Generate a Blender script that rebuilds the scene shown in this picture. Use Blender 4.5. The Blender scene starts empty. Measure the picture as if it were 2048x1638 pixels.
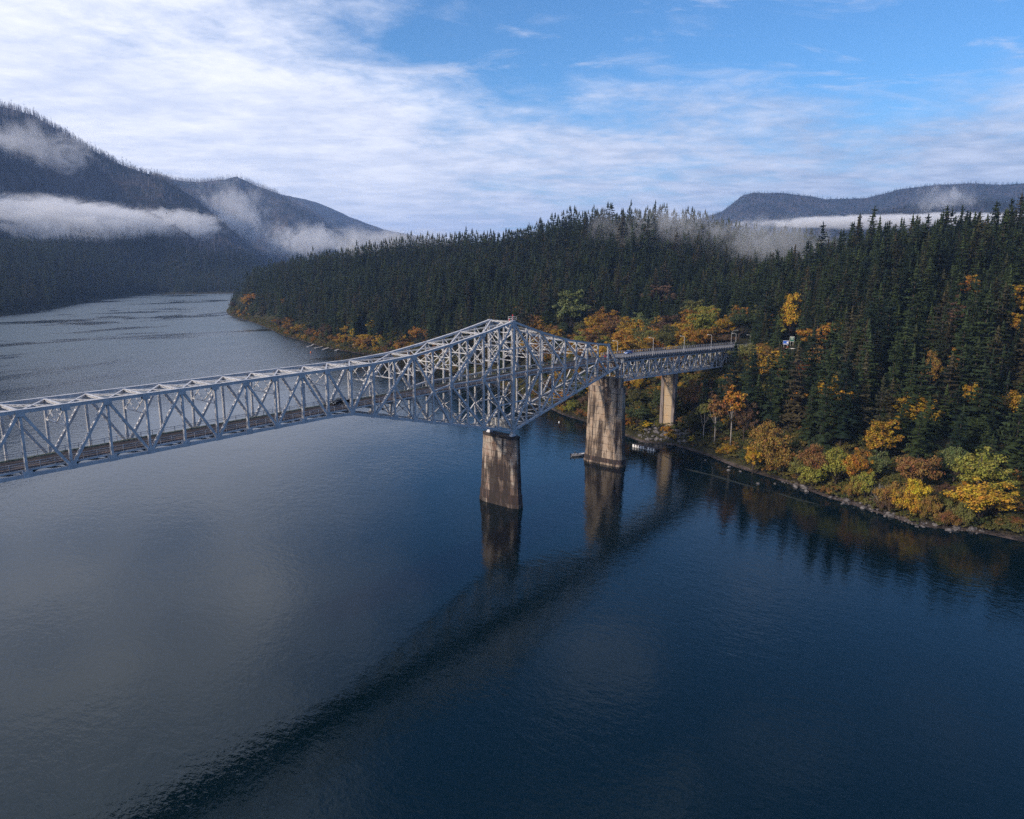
import bpy, bmesh, math, random
import numpy as np
from mathutils import Vector, Matrix

# look settings
EXPOSURE = 1.06
DENOISE = False
SKY_STRENGTH = 0.10
SKY_TINT = (0.279, 0.536, 0.760, 1)
CLOUD_L = (6.032, 6.032, 6.534, 1)
CLOUD_R = (3.574, 3.909, 4.803, 1)
CLOUD_LD = (3.909, 4.245, 5.250, 1)
CLOUD_RD = (1.564, 1.955, 2.848, 1)
HAZE_TOP = 1000
HAZE_DENS = 0.000064
HAZE_COL = (0.40, 0.60, 1.0, 1)
USE_MIST = True
WAVE_LO = 0.09
WAVE_HI = 0.12
WATER = (0.0003, 0.0062, 0.0092, 1)
WATER_ROUGH = 0.06
VOL_BOUNCES = 3
WATER_IOR = 1.42
STEEL_A = (0.40, 0.40, 0.415)
STEEL_B = (0.60, 0.595, 0.60)
CON_A = (0.005, 0.014, 0.006)
CON_B = (0.034, 0.050, 0.013)
CON_C = (0.045, 0.036, 0.016)

random.seed(7)
rng = np.random.default_rng(7)
S = bpy.context.scene
C = S.collection
R = math.radians

# ------------------------------------------------------------------ camera
cam_d = bpy.data.cameras.new('camera')
cam = bpy.data.objects.new('camera', cam_d)
C.objects.link(cam)
S.camera = cam
CAM = Vector((-180.08, -143.13, 78.56))
yaw, pit, roll = R(51.46), R(-11.373), R(0.353)
F = Vector((math.sin(yaw)*math.cos(pit), math.cos(yaw)*math.cos(pit), math.sin(pit)))
Rt = Vector((math.cos(yaw), -math.sin(yaw), 0))
Up = Rt.cross(F)
R2 = Rt*math.cos(roll) + Up*math.sin(roll)
U2 = Up*math.cos(roll) - Rt*math.sin(roll)
cam.matrix_world = Matrix(((R2.x, U2.x, -F.x, CAM.x), (R2.y, U2.y, -F.y, CAM.y), (R2.z, U2.z, -F.z, CAM.z), (0, 0, 0, 1)))
cam_d.sensor_fit = 'HORIZONTAL'
cam_d.sensor_width = 36.0
cam_d.lens = 36.0*1467.0/2048.0
cam_d.clip_start = 1.0
cam_d.clip_end = 60000.0

# ------------------------------------------------------------------ world, sun, exposure
SUN_AZ = R(166)          # bearing of the sun, counter-clockwise from +x: behind the camera, to its left
SUN_EL = R(27)
SUN_DIR = Vector((math.cos(SUN_AZ)*math.cos(SUN_EL), math.sin(SUN_AZ)*math.cos(SUN_EL), math.sin(SUN_EL)))
sun_d = bpy.data.lights.new('sun', 'SUN')
sun_d.energy = 2.3
sun_d.angle = R(3)
sun_d.color = (1.0, 0.86, 0.70)
sun = bpy.data.objects.new('sun', sun_d)
C.objects.link(sun)
sun.rotation_euler = SUN_DIR.to_track_quat('Z', 'Y').to_euler()
S.view_settings.view_transform = 'Standard'
S.view_settings.look = 'None'
S.view_settings.exposure = EXPOSURE
S.view_settings.gamma = 1.0
S.view_settings.use_curve_mapping = False
S.render.engine = 'CYCLES'
cy = S.cycles
cy.max_bounces = 6
cy.diffuse_bounces = 2
cy.glossy_bounces = 3
cy.transmission_bounces = 2
cy.volume_bounces = VOL_BOUNCES
cy.transparent_max_bounces = 8
cy.sample_clamp_indirect = 4.0
cy.caustics_reflective = False
cy.caustics_refractive = False
cy.volume_max_steps = 256
cy.use_denoising = DENOISE
try:
    cy.denoiser = 'OPENIMAGEDENOISE'
    cy.denoising_input_passes = 'RGB_ALBEDO_NORMAL'
except Exception:
    pass


class NT:
    """small helper to write node trees as expressions"""
    def __init__(self, tree):
        self.t = tree
        self.n = tree.nodes
        self.n.clear()

    def node(self, kind, **props):
        nd = self.n.new(kind)
        for k, v in props.items():
            setattr(nd, k, v)
        return nd

    def put(self, sock, v):
        if isinstance(v, bpy.types.NodeSocket):
            self.t.links.new(v, sock)
        elif v is not None:
            try:
                sock.default_value = v
            except Exception:
                sock.default_value = (v, v, v, 1) if not hasattr(v, '__len__') else tuple(v) + (1,)*(4 - len(v))

    def m(self, op, a, b=None, c=None, clamp=False):
        nd = self.node('ShaderNodeMath', operation=op, use_clamp=clamp)
        for i, v in enumerate((a, b, c)):
            self.put(nd.inputs[i], v) if v is not None else None
        return nd.outputs[0]

    def v(self, op, a, b=None, s=None):
        nd = self.node('ShaderNodeVectorMath', operation=op)
        self.put(nd.inputs[0], a)
        if b is not None:
            self.put(nd.inputs[1], b)
        if s is not None:
            self.put(nd.inputs['Scale'], s)
        return nd.outputs['Value'] if op in ('LENGTH', 'DOT_PRODUCT', 'DISTANCE') else nd.outputs[0]

    def xyz(self, v):
        nd = self.node('ShaderNodeSeparateXYZ')
        self.put(nd.inputs[0], v)
        return nd.outputs

    def comb(self, x, y, z):
        nd = self.node('ShaderNodeCombineXYZ')
        for i, q in enumerate((x, y, z)):
            self.put(nd.inputs[i], q)
        return nd.outputs[0]

    def noise(self, vec, scale, detail=4, rough=0.55, dist=0.0, dim='3D'):
        nd = self.node('ShaderNodeTexNoise', noise_dimensions=dim)
        self.put(nd.inputs['Vector'], vec)
        self.put(nd.inputs['Scale'], scale)
        nd.inputs['Detail'].default_value = detail
        nd.inputs['Roughness'].default_value = rough
        nd.inputs['Distortion'].default_value = dist
        return nd.outputs['Fac']

    def step(self, x, lo, hi, a=0.0, b=1.0):
        nd = self.node('ShaderNodeMapRange', interpolation_type='SMOOTHSTEP')
        self.put(nd.inputs[0], x)
        self.put(nd.inputs[1], lo)
        self.put(nd.inputs[2], hi)
        self.put(nd.inputs[3], a)
        self.put(nd.inputs[4], b)
        return nd.outputs[0]

    def mix(self, f, a, b):
        nd = self.node('ShaderNodeMix', data_type='RGBA')
        self.put(nd.inputs[0], f)
        self.put(nd.inputs[6], a)
        self.put(nd.inputs[7], b)
        return nd.outputs[2]

    def ramp(self, x, stops):
        nd = self.node('ShaderNodeValToRGB')
        self.put(nd.inputs[0], x)
        e = nd.color_ramp.elements
        while len(e) < len(stops):
            e.new(0.5)
        for el, (p, c) in zip(e, stops):
            el.position = p
            el.color = tuple(c) + (1,)*(4 - len(c))
        return nd.outputs[0]

    def mapping(self, vec, scale=(1, 1, 1), rot=(0, 0, 0), loc=(0, 0, 0)):
        nd = self.node('ShaderNodeMapping')
        self.put(nd.inputs[0], vec)
        nd.inputs['Location'].default_value = loc
        nd.inputs['Rotation'].default_value = rot
        nd.inputs['Scale'].default_value = scale
        return nd.outputs[0]


world = bpy.data.worlds.new('World')
S.world = world
world.use_nodes = True
w = NT(world.node_tree)
out = w.node('ShaderNodeOutputWorld')
bg = w.node('ShaderNodeBackground')
bg.inputs['Strength'].default_value = SKY_STRENGTH
w.t.links.new(bg.outputs[0], out.inputs['Surface'])
sky = w.node('ShaderNodeTexSky', sky_type='NISHITA')
sky.sun_disc = False
sky.sun_elevation = SUN_EL
sky.sun_rotation = math.pi/2 - SUN_AZ      # the node counts clockwise from +y
sky.air_density = 1.0
sky.dust_density = 0.6
sky.ozone_density = 2.0
gen = w.node('ShaderNodeTexCoord').outputs['Generated']
d = w.v('NORMALIZE', gen)
dx, dy, dz = w.xyz(d)
zc = w.m('MAXIMUM', dz, 0.0)
den = w.m('ADD', zc, 0.10)
px, py = w.m('DIVIDE', dx, den), w.m('DIVIDE', dy, den)
plane = w.comb(px, py, 0.0)
# u grows towards the left of the photograph's view, along = depth of view
ca, sa = math.cos(R(38.5)), math.sin(R(38.5))
along = w.m('ADD', w.m('MULTIPLY', px, ca), w.m('MULTIPLY', py, sa))
u = w.m('ADD', w.m('MULTIPLY', px, -sa), w.m('MULTIPLY', py, ca))
plane2 = w.comb(along, u, 0.0)
big = w.noise(plane2, 0.42, 6, 0.6, 0.4)
fluff = w.noise(w.mapping(plane2, (1, 1, 1), (0, 0, R(33)), (2.2, 6.1, 0)), 5.5, 8, 0.66, 0.3)
mid = w.noise(w.mapping(plane2, (1.0, 0.9, 1), (0, 0, R(20)), (3.1, 1.7, 0)), 1.6, 9, 0.62, 0.2)
rip = w.noise(w.mapping(plane2, (1.5, 0.85, 1), (0, 0, R(14)), (8.2, 0.4, 0)), 2.4, 9, 0.62, 0.25)
# horizontal angle left of the view axis, -1 (right) .. 1 (left)
lat = w.m('DIVIDE', w.m('ADD', w.m('MULTIPLY', dx, -sa), w.m('MULTIPLY', dy, ca)), w.m('SQRT', w.m('ADD', w.m('MULTIPLY', dx, dx), w.m('MULTIPLY', dy, dy))))
cov = w.m('ADD', w.m('ADD', w.m('MULTIPLY', w.m('SUBTRACT', big, 0.5), 1.5), w.m('MULTIPLY', w.m('SUBTRACT', fluff, 0.5), 0.9)), w.m('MULTIPLY', w.m('SUBTRACT', mid, 0.5), 2.3))
lowb = w.step(dz, 0.08, 0.27, 0.95, -0.42)                       # a bank of low cloud, open sky above it
leftb = w.step(lat, -0.06, 0.42, -0.14, 1.15)                     # cloudier towards the left
cov = w.m('ADD', w.m('ADD', cov, lowb), leftb)
cov = w.step(cov, -0.42, 1.0, 0.0, 0.95)
# thin cirrus in the open blue
cirv = w.noise(w.mapping(plane2, (2.2, 1.0, 1), (0, 0, R(-12)), (1.6, 5.2, 0)), 1.5, 8, 0.62, 0.8)
cir = w.step(cirv, 0.53, 0.76, 0.0, 0.65)
shade = w.m('ADD', w.m('MULTIPLY', rip, 0.55), w.m('ADD', w.m('MULTIPLY', mid, 0.35), w.m('MULTIPLY', fluff, 0.30)))
bright = w.mix(w.step(lat, -0.5, 0.45), CLOUD_R, CLOUD_L)
dark = w.mix(w.step(lat, -0.5, 0.45), CLOUD_RD, CLOUD_LD)
cloud = w.mix(w.step(shade, 0.42, 0.78), dark, bright)

tint = w.node('ShaderNodeMix', data_type='RGBA', blend_type='MULTIPLY')
tint.inputs[0].default_value = 1.0
w.put(tint.inputs[6], sky.outputs[0])
w.put(tint.inputs[7], SKY_TINT)
col = w.mix(cir, tint.outputs[2], CLOUD_R)
col = w.mix(cov, col, cloud)
w.put(bg.inputs['Color'], col)


# ------------------------------------------------------------------ object helpers
def tag(o, label=None, cat=None, group=None, kind=None):
    if label: o['label'] = label
    if cat: o['category'] = cat
    if group: o['group'] = group
    if kind: o['kind'] = kind
    return o


def empty(name, loc=(0, 0, 0), rz=0.0):
    o = bpy.data.objects.new(name, None)
    C.objects.link(o)
    o.location = loc
    o.rotation_euler = (0, 0, rz)
    o.empty_display_size = 0.5
    return o


def link(name, me, parent=None, mat=None, loc=None):
    o = bpy.data.objects.new(name, me)
    C.objects.link(o)
    if mat is not None and not me.materials:
        me.materials.append(mat)
    if parent is not None:
        o.parent = parent
    if loc is not None:
        o.location = loc
    return o


def children(o):
    return list(o.children)


def copy_tree(o, parent=None):
    c = o.copy()
    C.objects.link(c)
    c.parent = parent
    for ch in children(o):
        copy_tree(ch, c)
    return c


class MB:
    """collects boxes, bars, tubes; one mesh"""
    def __init__(self):
        self.v, self.f, self.n = [], [], 0

    def add(self, vs, fs):
        vs = np.asarray(vs, float).reshape(-1, 3)
        self.v.append(vs)
        self.f += [tuple(i + self.n for i in q) for q in fs]
        self.n += len(vs)

    BOXF = [(0, 3, 2, 1), (4, 5, 6, 7), (0, 1, 5, 4), (1, 2, 6, 5), (2, 3, 7, 6), (3, 0, 4, 7)]

    def box(self, c, s):
        x, y, z = c
        a, b, h = s[0]/2, s[1]/2, s[2]/2
        self.add([(x-a, y-b, z-h), (x+a, y-b, z-h), (x+a, y+b, z-h), (x-a, y+b, z-h),
                  (x-a, y-b, z+h), (x+a, y-b, z+h), (x+a, y+b, z+h), (x-a, y+b, z+h)], self.BOXF)

    def bar(self, p, q, w_, h_, side=None, w2=None, h2=None):
        """box from p to q, w_ wide along `side`, h_ deep across it"""
        p, q = np.asarray(p, float), np.asarray(q, float)
        a = q - p
        L = np.linalg.norm(a)
        if L < 1e-6:
            return
        a /= L
        s = np.asarray(side if side is not None else (0, 1, 0), float)
        s = s - a*(s @ a)
        if np.linalg.norm(s) < 1e-4:
            s = np.array((1., 0, 0)) - a*a[0]
        s /= np.linalg.norm(s)
        n = np.cross(a, s)
        w2 = w_ if w2 is None else w2
        h2 = h_ if h2 is None else h2
        self.add([p - s*w_/2 - n*h_/2, p + s*w_/2 - n*h_/2, p + s*w_/2 + n*h_/2, p - s*w_/2 + n*h_/2,
                  q - s*w2/2 - n*h2/2, q + s*w2/2 - n*h2/2, q + s*w2/2 + n*h2/2, q - s*w2/2 + n*h2/2], self.BOXF)

    def tube(self, pts, rad, k=8, cap=True):
        pts = [np.asarray(p, float) for p in pts]
        rad = [rad]*len(pts) if np.isscalar(rad) else rad
        rings = []
        for i, p in enumerate(pts):
            a = pts[min(i+1, len(pts)-1)] - pts[max(i-1, 0)]
            a = a/np.linalg.norm(a)
            s = np.cross(a, (0, 0, 1.)) if abs(a[2]) < 0.95 else np.cross(a, (1., 0, 0))
            s /= np.linalg.norm(s)
            n = np.cross(a, s)
            t = np.arange(k)*2*math.pi/k
            rings.append(p + rad[i]*(np.cos(t)[:, None]*s + np.sin(t)[:, None]*n))
        fs = []
        for i in range(len(pts)-1):
            for j in range(k):
                a0, a1 = i*k + j, i*k + (j+1) % k
                fs.append((a0, a1, a1 + k, a0 + k))
        if cap:
            fs.append(tuple(range(k-1, -1, -1)))
            fs.append(tuple((len(pts)-1)*k + j for j in range(k)))
        self.add(np.concatenate(rings), fs)

    def prism(self, poly, z0, z1, taper=1.0, c=(0, 0)):
        n = len(poly)
        b = [(x, y, z0) for x, y in poly]
        t = [(c[0] + (x-c[0])*taper, c[1] + (y-c[1])*taper, z1) for x, y in poly]
        self.add(b + t, [tuple(range(n-1, -1, -1)), tuple(range(n, 2*n))] + [(i, (i+1) % n, n + (i+1) % n, n + i) for i in range(n)])

    def mesh(self, name, mat=None, smooth=False):
        me = bpy.data.meshes.new(name)
        vs = np.concatenate(self.v) if self.v else np.zeros((0, 3))
        me.from_pydata(vs.tolist(), [], self.f)
        if mat is not None:
            me.materials.append(mat)
        if smooth:
            me.polygons.foreach_set('use_smooth', [True]*len(me.polygons))
        me.update()
        return me

    def build(self, name, mat, parent=None, smooth=False):
        return link(name, self.mesh(name, mat, smooth), parent)


# ------------------------------------------------------------------ materials
def newmat(name):
    m = bpy.data.materials.new(name)
    m.use_nodes = True
    t = NT(m.node_tree)
    o = t.node('ShaderNodeOutputMaterial')
    b = t.node('ShaderNodeBsdfPrincipled')
    t.t.links.new(b.outputs[0], o.inputs['Surface'])
    return m, t, b, o


def simple(name, col, rough=0.6, metal=0.0, var=0.15, scale=2.0, spec=0.5):
    m, t, b, o = newmat(name)
    pos = t.node('ShaderNodeNewGeometry').outputs['Position']
    n = t.noise(pos, scale, 5, 0.6)
    c2 = tuple(max(0, c*(1-2*var)) for c in col)
    c3 = tuple(min(1, c*(1+var)) for c in col)
    t.put(b.inputs['Base Color'], t.mix(t.step(n, 0.3, 0.7), c2, c3))
    b.inputs['Roughness'].default_value = rough
    b.inputs['Metallic'].default_value = metal
    b.inputs['Specular IOR Level'].default_value = spec
    return m


def steel_mat():
    m, t, b, o = newmat('silver_bridge_paint')
    pos = t.node('ShaderNodeNewGeometry').outputs['Position']
    n = t.noise(pos, 0.7, 6, 0.65)
    st = t.noise(t.mapping(pos, (3, 3, 0.35)), 1.2, 6, 0.65)
    c = t.mix(t.step(n, 0.3, 0.72), STEEL_A, STEEL_B)
    c = t.mix(t.step(st, 0.60, 0.78, 0, 0.65), c, (0.10, 0.055, 0.035))
    t.put(b.inputs['Base Color'], c)
    b.inputs['Roughness'].default_value = 0.55
    b.inputs['Metallic'].default_value = 0.0
    return m


def concrete_mat(name, base, dark, streak, warm, wet=None):
    m, t, b, o = newmat(name)
    pos = t.node('ShaderNodeNewGeometry').outputs['Position']
    x, y, z = t.xyz(pos)
    fine = t.noise(pos, 3.0, 8, 0.7)
    blot = t.noise(pos, 0.35, 6, 0.6)
    run = t.noise(t.mapping(pos, (0.9, 0.62, 0.055)), 0.75, 7, 0.68, 0.6)          # runs of staining down the face
    run2 = t.noise(t.mapping(pos, (1.6, 1.3, 0.10)), 1.0, 6, 0.66, 0.5)
    crs = t.node('ShaderNodeObjectInfo').outputs['Random']
    c = t.mix(t.step(fine, 0.3, 0.75), tuple(k*0.66 for k in base), base)
    c = t.mix(t.m('MULTIPLY', crs, 0.45), c, warm)
    c = t.mix(t.step(blot, 0.45, 0.7), c, warm)
    if wet:                                                   # heavier staining below the level `wet`
        soak = t.step(z, wet, wet - 7.0, -0.035, 0.045)
        run, run2 = t.m('ADD', run, soak), t.m('ADD', run2, soak)
    s = t.m('MAXIMUM', t.step(run, 0.535 - streak, 0.575 - streak), t.m('MULTIPLY', t.step(run2, 0.56 - streak, 0.60 - streak), 0.8))
    s = t.m('MULTIPLY', s, t.step(t.noise(t.mapping(pos, (0.6, 0.6, 0.3), (0, 0, 0), (4, 9, 2)), 0.55, 5), 0.36 - streak, 0.50 - streak))
    c = t.mix(t.m('MULTIPLY', t.step(t.noise(t.mapping(pos, (0.5, 0.5, 0.16), (0, 0, 0), (7, 1, 5)), 0.6, 5), 0.50 - streak, 0.58 - streak), 0.8), c, tuple(k*0.3 for k in warm))
    c = t.mix(t.m('MULTIPLY', s, 0.93), c, dark)
    t.put(b.inputs['Base Color'], c)
    b.inputs['Roughness'].default_value = 0.9
    bp = t.node('ShaderNodeBump')
    bp.inputs['Strength'].default_value = 0.5
    bp.inputs['Distance'].default_value = 0.08
    t.put(bp.inputs['Height'], fine)
    t.t.links.new(bp.outputs[0], b.inputs['Normal'])
    return m


def leaf_mat(name, c0, c1, c2=None, by_object=False, rough=0.75):
    """foliage; per-object colour variation, per-clump variation inside the crown"""
    m, t, b, o = newmat(name)
    inf = t.node('ShaderNodeObjectInfo')
    pos = t.node('ShaderNodeNewGeometry').outputs['Position']
    n = t.noise(pos, 0.55, 3, 0.6)
    isl = t.node('ShaderNodeNewGeometry').outputs['Random Per Island']
    if by_object:
        base = inf.outputs['Color']
        hs = t.node('ShaderNodeHueSaturation')
        t.put(hs.inputs['Hue'], t.m('ADD', 0.5, t.m('MULTIPLY', t.m('SUBTRACT', n, 0.5), 0.20)))
        n2_ = t.noise(pos, 1.3, 2, 0.5)
        t.put(hs.inputs['Value'], t.m('ADD', 0.10, t.m('ADD', t.m('MULTIPLY', isl, 0.7), t.m('MULTIPLY', n2_, 0.95))))
        t.put(hs.inputs['Color'], base)
        c = hs.outputs[0]
    else:
        c = t.mix(inf.outputs['Random'], c0, c1)
        if c2:
            c = t.mix(t.step(t.m('FRACT', t.m('MULTIPLY', inf.outputs['Random'], 7.31)), 0.72, 1.0), c, c2)
        hs = t.node('ShaderNodeHueSaturation')
        t.put(hs.inputs['Value'], t.m('ADD', 0.6, t.m('MULTIPLY', isl, 0.8)))
        t.put(hs.inputs['Color'], c)
        c = hs.outputs[0]
    t.put(b.inputs['Base Color'], c)
    b.inputs['Roughness'].default_value = rough
    b.inputs['Specular IOR Level'].default_value = 0.25
    return m


M = {}
M['steel'] = steel_mat()
M['steel_dark'] = simple('aged_grey_steel', (0.16, 0.17, 0.19), 0.6)
M['deck'] = simple('rusty_steel_grating', (0.062, 0.045, 0.042), 0.85, 0, 0.3, 3.0)
M['asphalt'] = simple('worn_asphalt', (0.15, 0.145, 0.15), 0.9, 0, 0.15, 1.2)
M['lichen'] = simple('lichened_kerb', (0.34, 0.33, 0.22), 0.9, 0, 0.3, 1.5)
M['rail'] = simple('galvanised_rail', (0.36, 0.37, 0.40), 0.5, 0.0, 0.15, 2.0)
M['pipe'] = simple('rust_orange_pipe', (0.42, 0.20, 0.11), 0.7, 0, 0.25, 1.0)
M['concrete'] = concrete_mat('stained_concrete', (0.44, 0.38, 0.31), (0.016, 0.010, 0.009), 0.052, (0.27, 0.17, 0.125), 19.0)
M['concrete_dark'] = concrete_mat('waterline_concrete', (0.12, 0.085, 0.07), (0.02, 0.015, 0.013), 0.06, (0.09, 0.05, 0.04))
M['concrete_cap'] = concrete_mat('blackened_cap_concrete', (0.05, 0.042, 0.038), (0.015, 0.012, 0.011), 0.0, (0.04, 0.03, 0.03))
M['concrete_pale'] = concrete_mat('pale_concrete', (0.42, 0.34, 0.24), (0.08, 0.055, 0.04), -0.05, (0.42, 0.29, 0.16))
M['concrete_grey'] = concrete_mat('grey_concrete', (0.22, 0.19, 0.18), (0.04, 0.03, 0.03), 0.0, (0.20, 0.16, 0.14))
M['conifer'] = leaf_mat('conifer_needles', CON_A, CON_B, CON_C)
M['conifer_far'] = leaf_mat('far_conifer_needles', (0.014, 0.028, 0.024), (0.026, 0.045, 0.032), (0.055, 0.045, 0.03))
M['leaf'] = leaf_mat('autumn_leaves', None, None, by_object=True)
M['bark'] = simple('dark_bark', (0.07, 0.055, 0.045), 0.9, 0, 0.3, 3.0, 0.2)
M['bark_pale'] = simple('pale_bark', (0.30, 0.27, 0.25), 0.85, 0, 0.3, 3.0, 0.2)
M['snag'] = simple('burnt_grey_wood', (0.24, 0.215, 0.22), 0.9, 0, 0.3, 0.05, 0.2)
M['rock'] = simple('wet_river_rock', (0.12, 0.108, 0.105), 0.75, 0, 0.4, 1.3)
M['wood'] = simple('weathered_planks', (0.36, 0.34, 0.32), 0.85, 0, 0.2, 2.0)
M['lamp_grey'] = simple('lamp_post_grey', (0.42, 0.42, 0.42), 0.5, 0, 0.1, 1.0)
M['white'] = simple('white_paint', (0.75, 0.74, 0.72), 0.6, 0, 0.1, 1.0)
M['black'] = simple('black_car_paint', (0.010, 0.010, 0.012), 0.25, 0, 0.0)
M['red'] = simple('dark_red_car_paint', (0.13, 0.012, 0.016), 0.25, 0, 0.0)
M['blue'] = simple('blue_car_paint', (0.05, 0.12, 0.34), 0.25, 0, 0.0)
M['white_car'] = simple('white_car_paint', (0.72, 0.72, 0.70), 0.3, 0, 0.0)
M['glass'] = simple('dark_window_glass', (0.02, 0.025, 0.03), 0.06, 0, 0.0)
M['tyre'] = simple('tyre_rubber', (0.018, 0.018, 0.018), 0.9, 0, 0.1)
M['lamp_lens'] = simple('headlight_lens', (0.75, 0.75, 0.72), 0.1, 0, 0.0)
M['tail_lens'] = simple('tail_light_lens', (0.35, 0.02, 0.015), 0.2, 0, 0.0)
M['alu'] = simple('dull_aluminium', (0.38, 0.36, 0.37), 0.45, 0.2, 0.15)
M['skin'] = simple('skin', (0.45, 0.28, 0.20), 0.6, 0, 0.05)
M['jacket'] = simple('dark_jacket', (0.02, 0.022, 0.03), 0.85, 0, 0.1)
M['jacket2'] = simple('olive_jacket', (0.05, 0.045, 0.03), 0.85, 0, 0.1)
M['sign_blue'] = simple('blue_sign_sheeting', (0.02, 0.10, 0.45), 0.5, 0, 0.0)
M['sign_green'] = simple('green_sign_sheeting', (0.01, 0.10, 0.08), 0.5, 0, 0.0)
M['sign_red'] = simple('red_sign_sheeting', (0.45, 0.03, 0.03), 0.5, 0, 0.0)
M['orange'] = simple('orange_buoy', (0.5, 0.13, 0.03), 0.6, 0, 0.0)
M['weed'] = simple('water_weed', (0.007, 0.012, 0.005), 0.8, 0, 0.4, 0.6)

# ------------------------------------------------------------------ terrain
def vnoise(x, y, seed=0):
    xi, yi = np.floor(x).astype(np.int64), np.floor(y).astype(np.int64)
    xf, yf = x - xi, y - yi
    xf, yf = xf*xf*(3-2*xf), yf*yf*(3-2*yf)

    def h(a, b):
        k = (a*374761393 + b*668265263 + seed*1442695041) & 0xffffffff
        k = ((k ^ (k >> 13))*1274126177) & 0xffffffff
        return ((k ^ (k >> 16)) & 0xffff)/65535.0
    return (h(xi, yi)*(1-xf) + h(xi+1, yi)*xf)*(1-yf) + (h(xi, yi+1)*(1-xf) + h(xi+1, yi+1)*xf)*yf


def fbm(x, y, seed=0, octv=5):
    s, a, t = 0, 1.0, 0
    for k in range(octv):
        s = s + a*vnoise(x*2**k, y*2**k, seed + k)
        t += a
        a *= 0.5
    return s/t


ORG = np.array([-180.0, -143.0])      # survey origin of the bearing/distance tables below
# right bank: bearing (deg from +x): [(distance, height), ...]
BANK_R = {
    -9.63: [(185, -6), (245, 0), (262, 3), (300, 14), (400, 58), (520, 96), (700, 118), (1100, 112), (2000, 60)],
    -3.99: [(187, -6), (247, 0), (264, 3), (300, 13), (400, 55), (520, 92), (700, 112), (1100, 105), (2000, 60)],
    4.23: [(192, -6), (252, 0), (268, 3), (300, 11), (400, 47), (520, 76), (620, 90), (800, 88), (1200, 70), (2000, 60)],
    8.27: [(188, -6), (248, 0), (266, 3), (290, 9), (400, 46), (520, 74), (640, 86), (800, 83), (1200, 70), (2000, 60)],
    14.30: [(205, -6), (265, 0), (282, 3), (300, 8), (360, 24), (430, 43), (520, 64), (620, 78), (720, 76), (900, 78), (1200, 70), (2000, 60)],
    17.56: [(219, -6), (279, 0), (296, 3), (340, 15), (390, 29), (420, 33.5), (470, 35), (540, 52), (620, 63), (700, 60), (880, 88), (1000, 90), (1400, 70), (2000, 60)],
    20.96: [(233, -6), (293, 0), (308, 3), (340, 15), (375, 28.5), (392, 33.5), (470, 34.5), (580, 42), (720, 62), (870, 91), (970, 95), (1400, 70), (2000, 60)],
    23.07: [(249, -6), (309, 0), (320, 4), (345, 18), (375, 28), (420, 32), (480, 33), (590, 42), (730, 66), (890, 101), (970, 104), (1400, 70), (2000, 60)],
    25.59: [(265, -6), (325, 0), (333, 7), (360, 16), (400, 25), (480, 29), (600, 40), (740, 70), (900, 112), (970, 115), (1400, 80), (2000, 60)],
    28.16: [(267, -6), (327, 0), (338, 6), (380, 16), (430, 22), (500, 26), (620, 40), (760, 74), (910, 119), (970, 121), (1400, 80), (2000, 60)],
    34.56: [(320, -6), (380, 0), (395, 3), (450, 12), (520, 20), (580, 28), (680, 50), (800, 82), (930, 116), (990, 118), (1400, 80), (2000, 60)],
    39.53: [(402, -6), (462, 0), (478, 3), (540, 14), (620, 26), (720, 46), (850, 76), (980, 95), (1050, 96), (1500, 70), (2000, 50)],
    43.35: [(467, -6), (527, 0), (545, 3), (600, 14), (700, 34), (850, 64), (1000, 88), (1080, 90), (1500, 70), (2000, 50)],
    47.12: [(538, -6), (598, 0), (616, 3), (680, 16), (780, 38), (920, 65), (1060, 83), (1140, 84), (1500, 65), (2000, 40)],
    50.83: [(595, -6), (655, 0), (672, 3), (740, 18), (840, 40), (980, 62), (1120, 74), (1200, 75), (1500, 60), (2000, 30)],
    53.00: [(639, -6), (699, 0), (716, 3), (790, 18), (900, 42), (1050, 60), (1180, 67), (1260, 67), (1500, 50), (1900, 10), (2100, -5)],
    55.84: [(757, -6), (817, 0), (835, 3), (900, 15), (1000, 32), (1120, 46), (1240, 53), (1320, 51), (1500, 40), (1800, 10), (2000, -5)],
    57.91: [(947, -6), (1007, 0), (1025, 3), (1070, 14), (1150, 28), (1250, 36), (1350, 38), (1500, 32), (1700, 8), (1850, -6)],
    58.93: [(1030, -6), (1090, 0), (1105, 3), (1150, 10), (1220, 19), (1300, 22), (1400, 18), (1500, 4), (1600, -6)],
    59.60: [(1100, -6), (1160, 0), (1175, 3), (1220, 5), (1270, 5), (1310, 0), (1360, -6)],
    59.90: [(1200, -5), (1400, -6)],
    60.26: [(1200, -6), (1400, -6)],
    89.24: [(1200, -6), (1400, -6)],
}
BANK_L = {
    -9.63: [(3700, -6), (9000, -6)],
    52.64: [(3700, -6), (9000, -6)],
    53.72: [(3700, -6), (3780, 0), (3900, 5), (4500, 12), (9000, 12)],
    55.84: [(3500, -6), (3560, 0), (3620, 5), (4200, 20), (9000, 20)],
    58.59: [(3150, -6), (3222, 0), (3260, 6), (3600, 34), (4100, 50), (9000, 50)],
    61.25: [(2300, -6), (2352, 0), (2390, 6), (2800, 42), (3300, 75), (9000, 75)],
    64.43: [(1880, -6), (1930, 0), (1960, 6), (2250, 45), (2600, 88), (9000, 95)],
    67.45: [(1620, -6), (1674, 0), (1700, 6), (1950, 48), (2300, 98), (9000, 105)],
    70.30: [(1350, -6), (1400, 0), (1425, 6), (1650, 44), (2050, 98), (9000, 110)],
    72.99: [(1200, -6), (1258, 0), (1280, 6), (1500, 40), (1900, 95), (9000, 115)],
    82.19: [(900, -6), (960, 0), (985, 6), (1200, 40), (1600, 95), (9000, 115)],
    90.73: [(800, -6), (860, 0), (885, 6), (1100, 40), (1500, 95), (9000, 115)],
}
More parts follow.
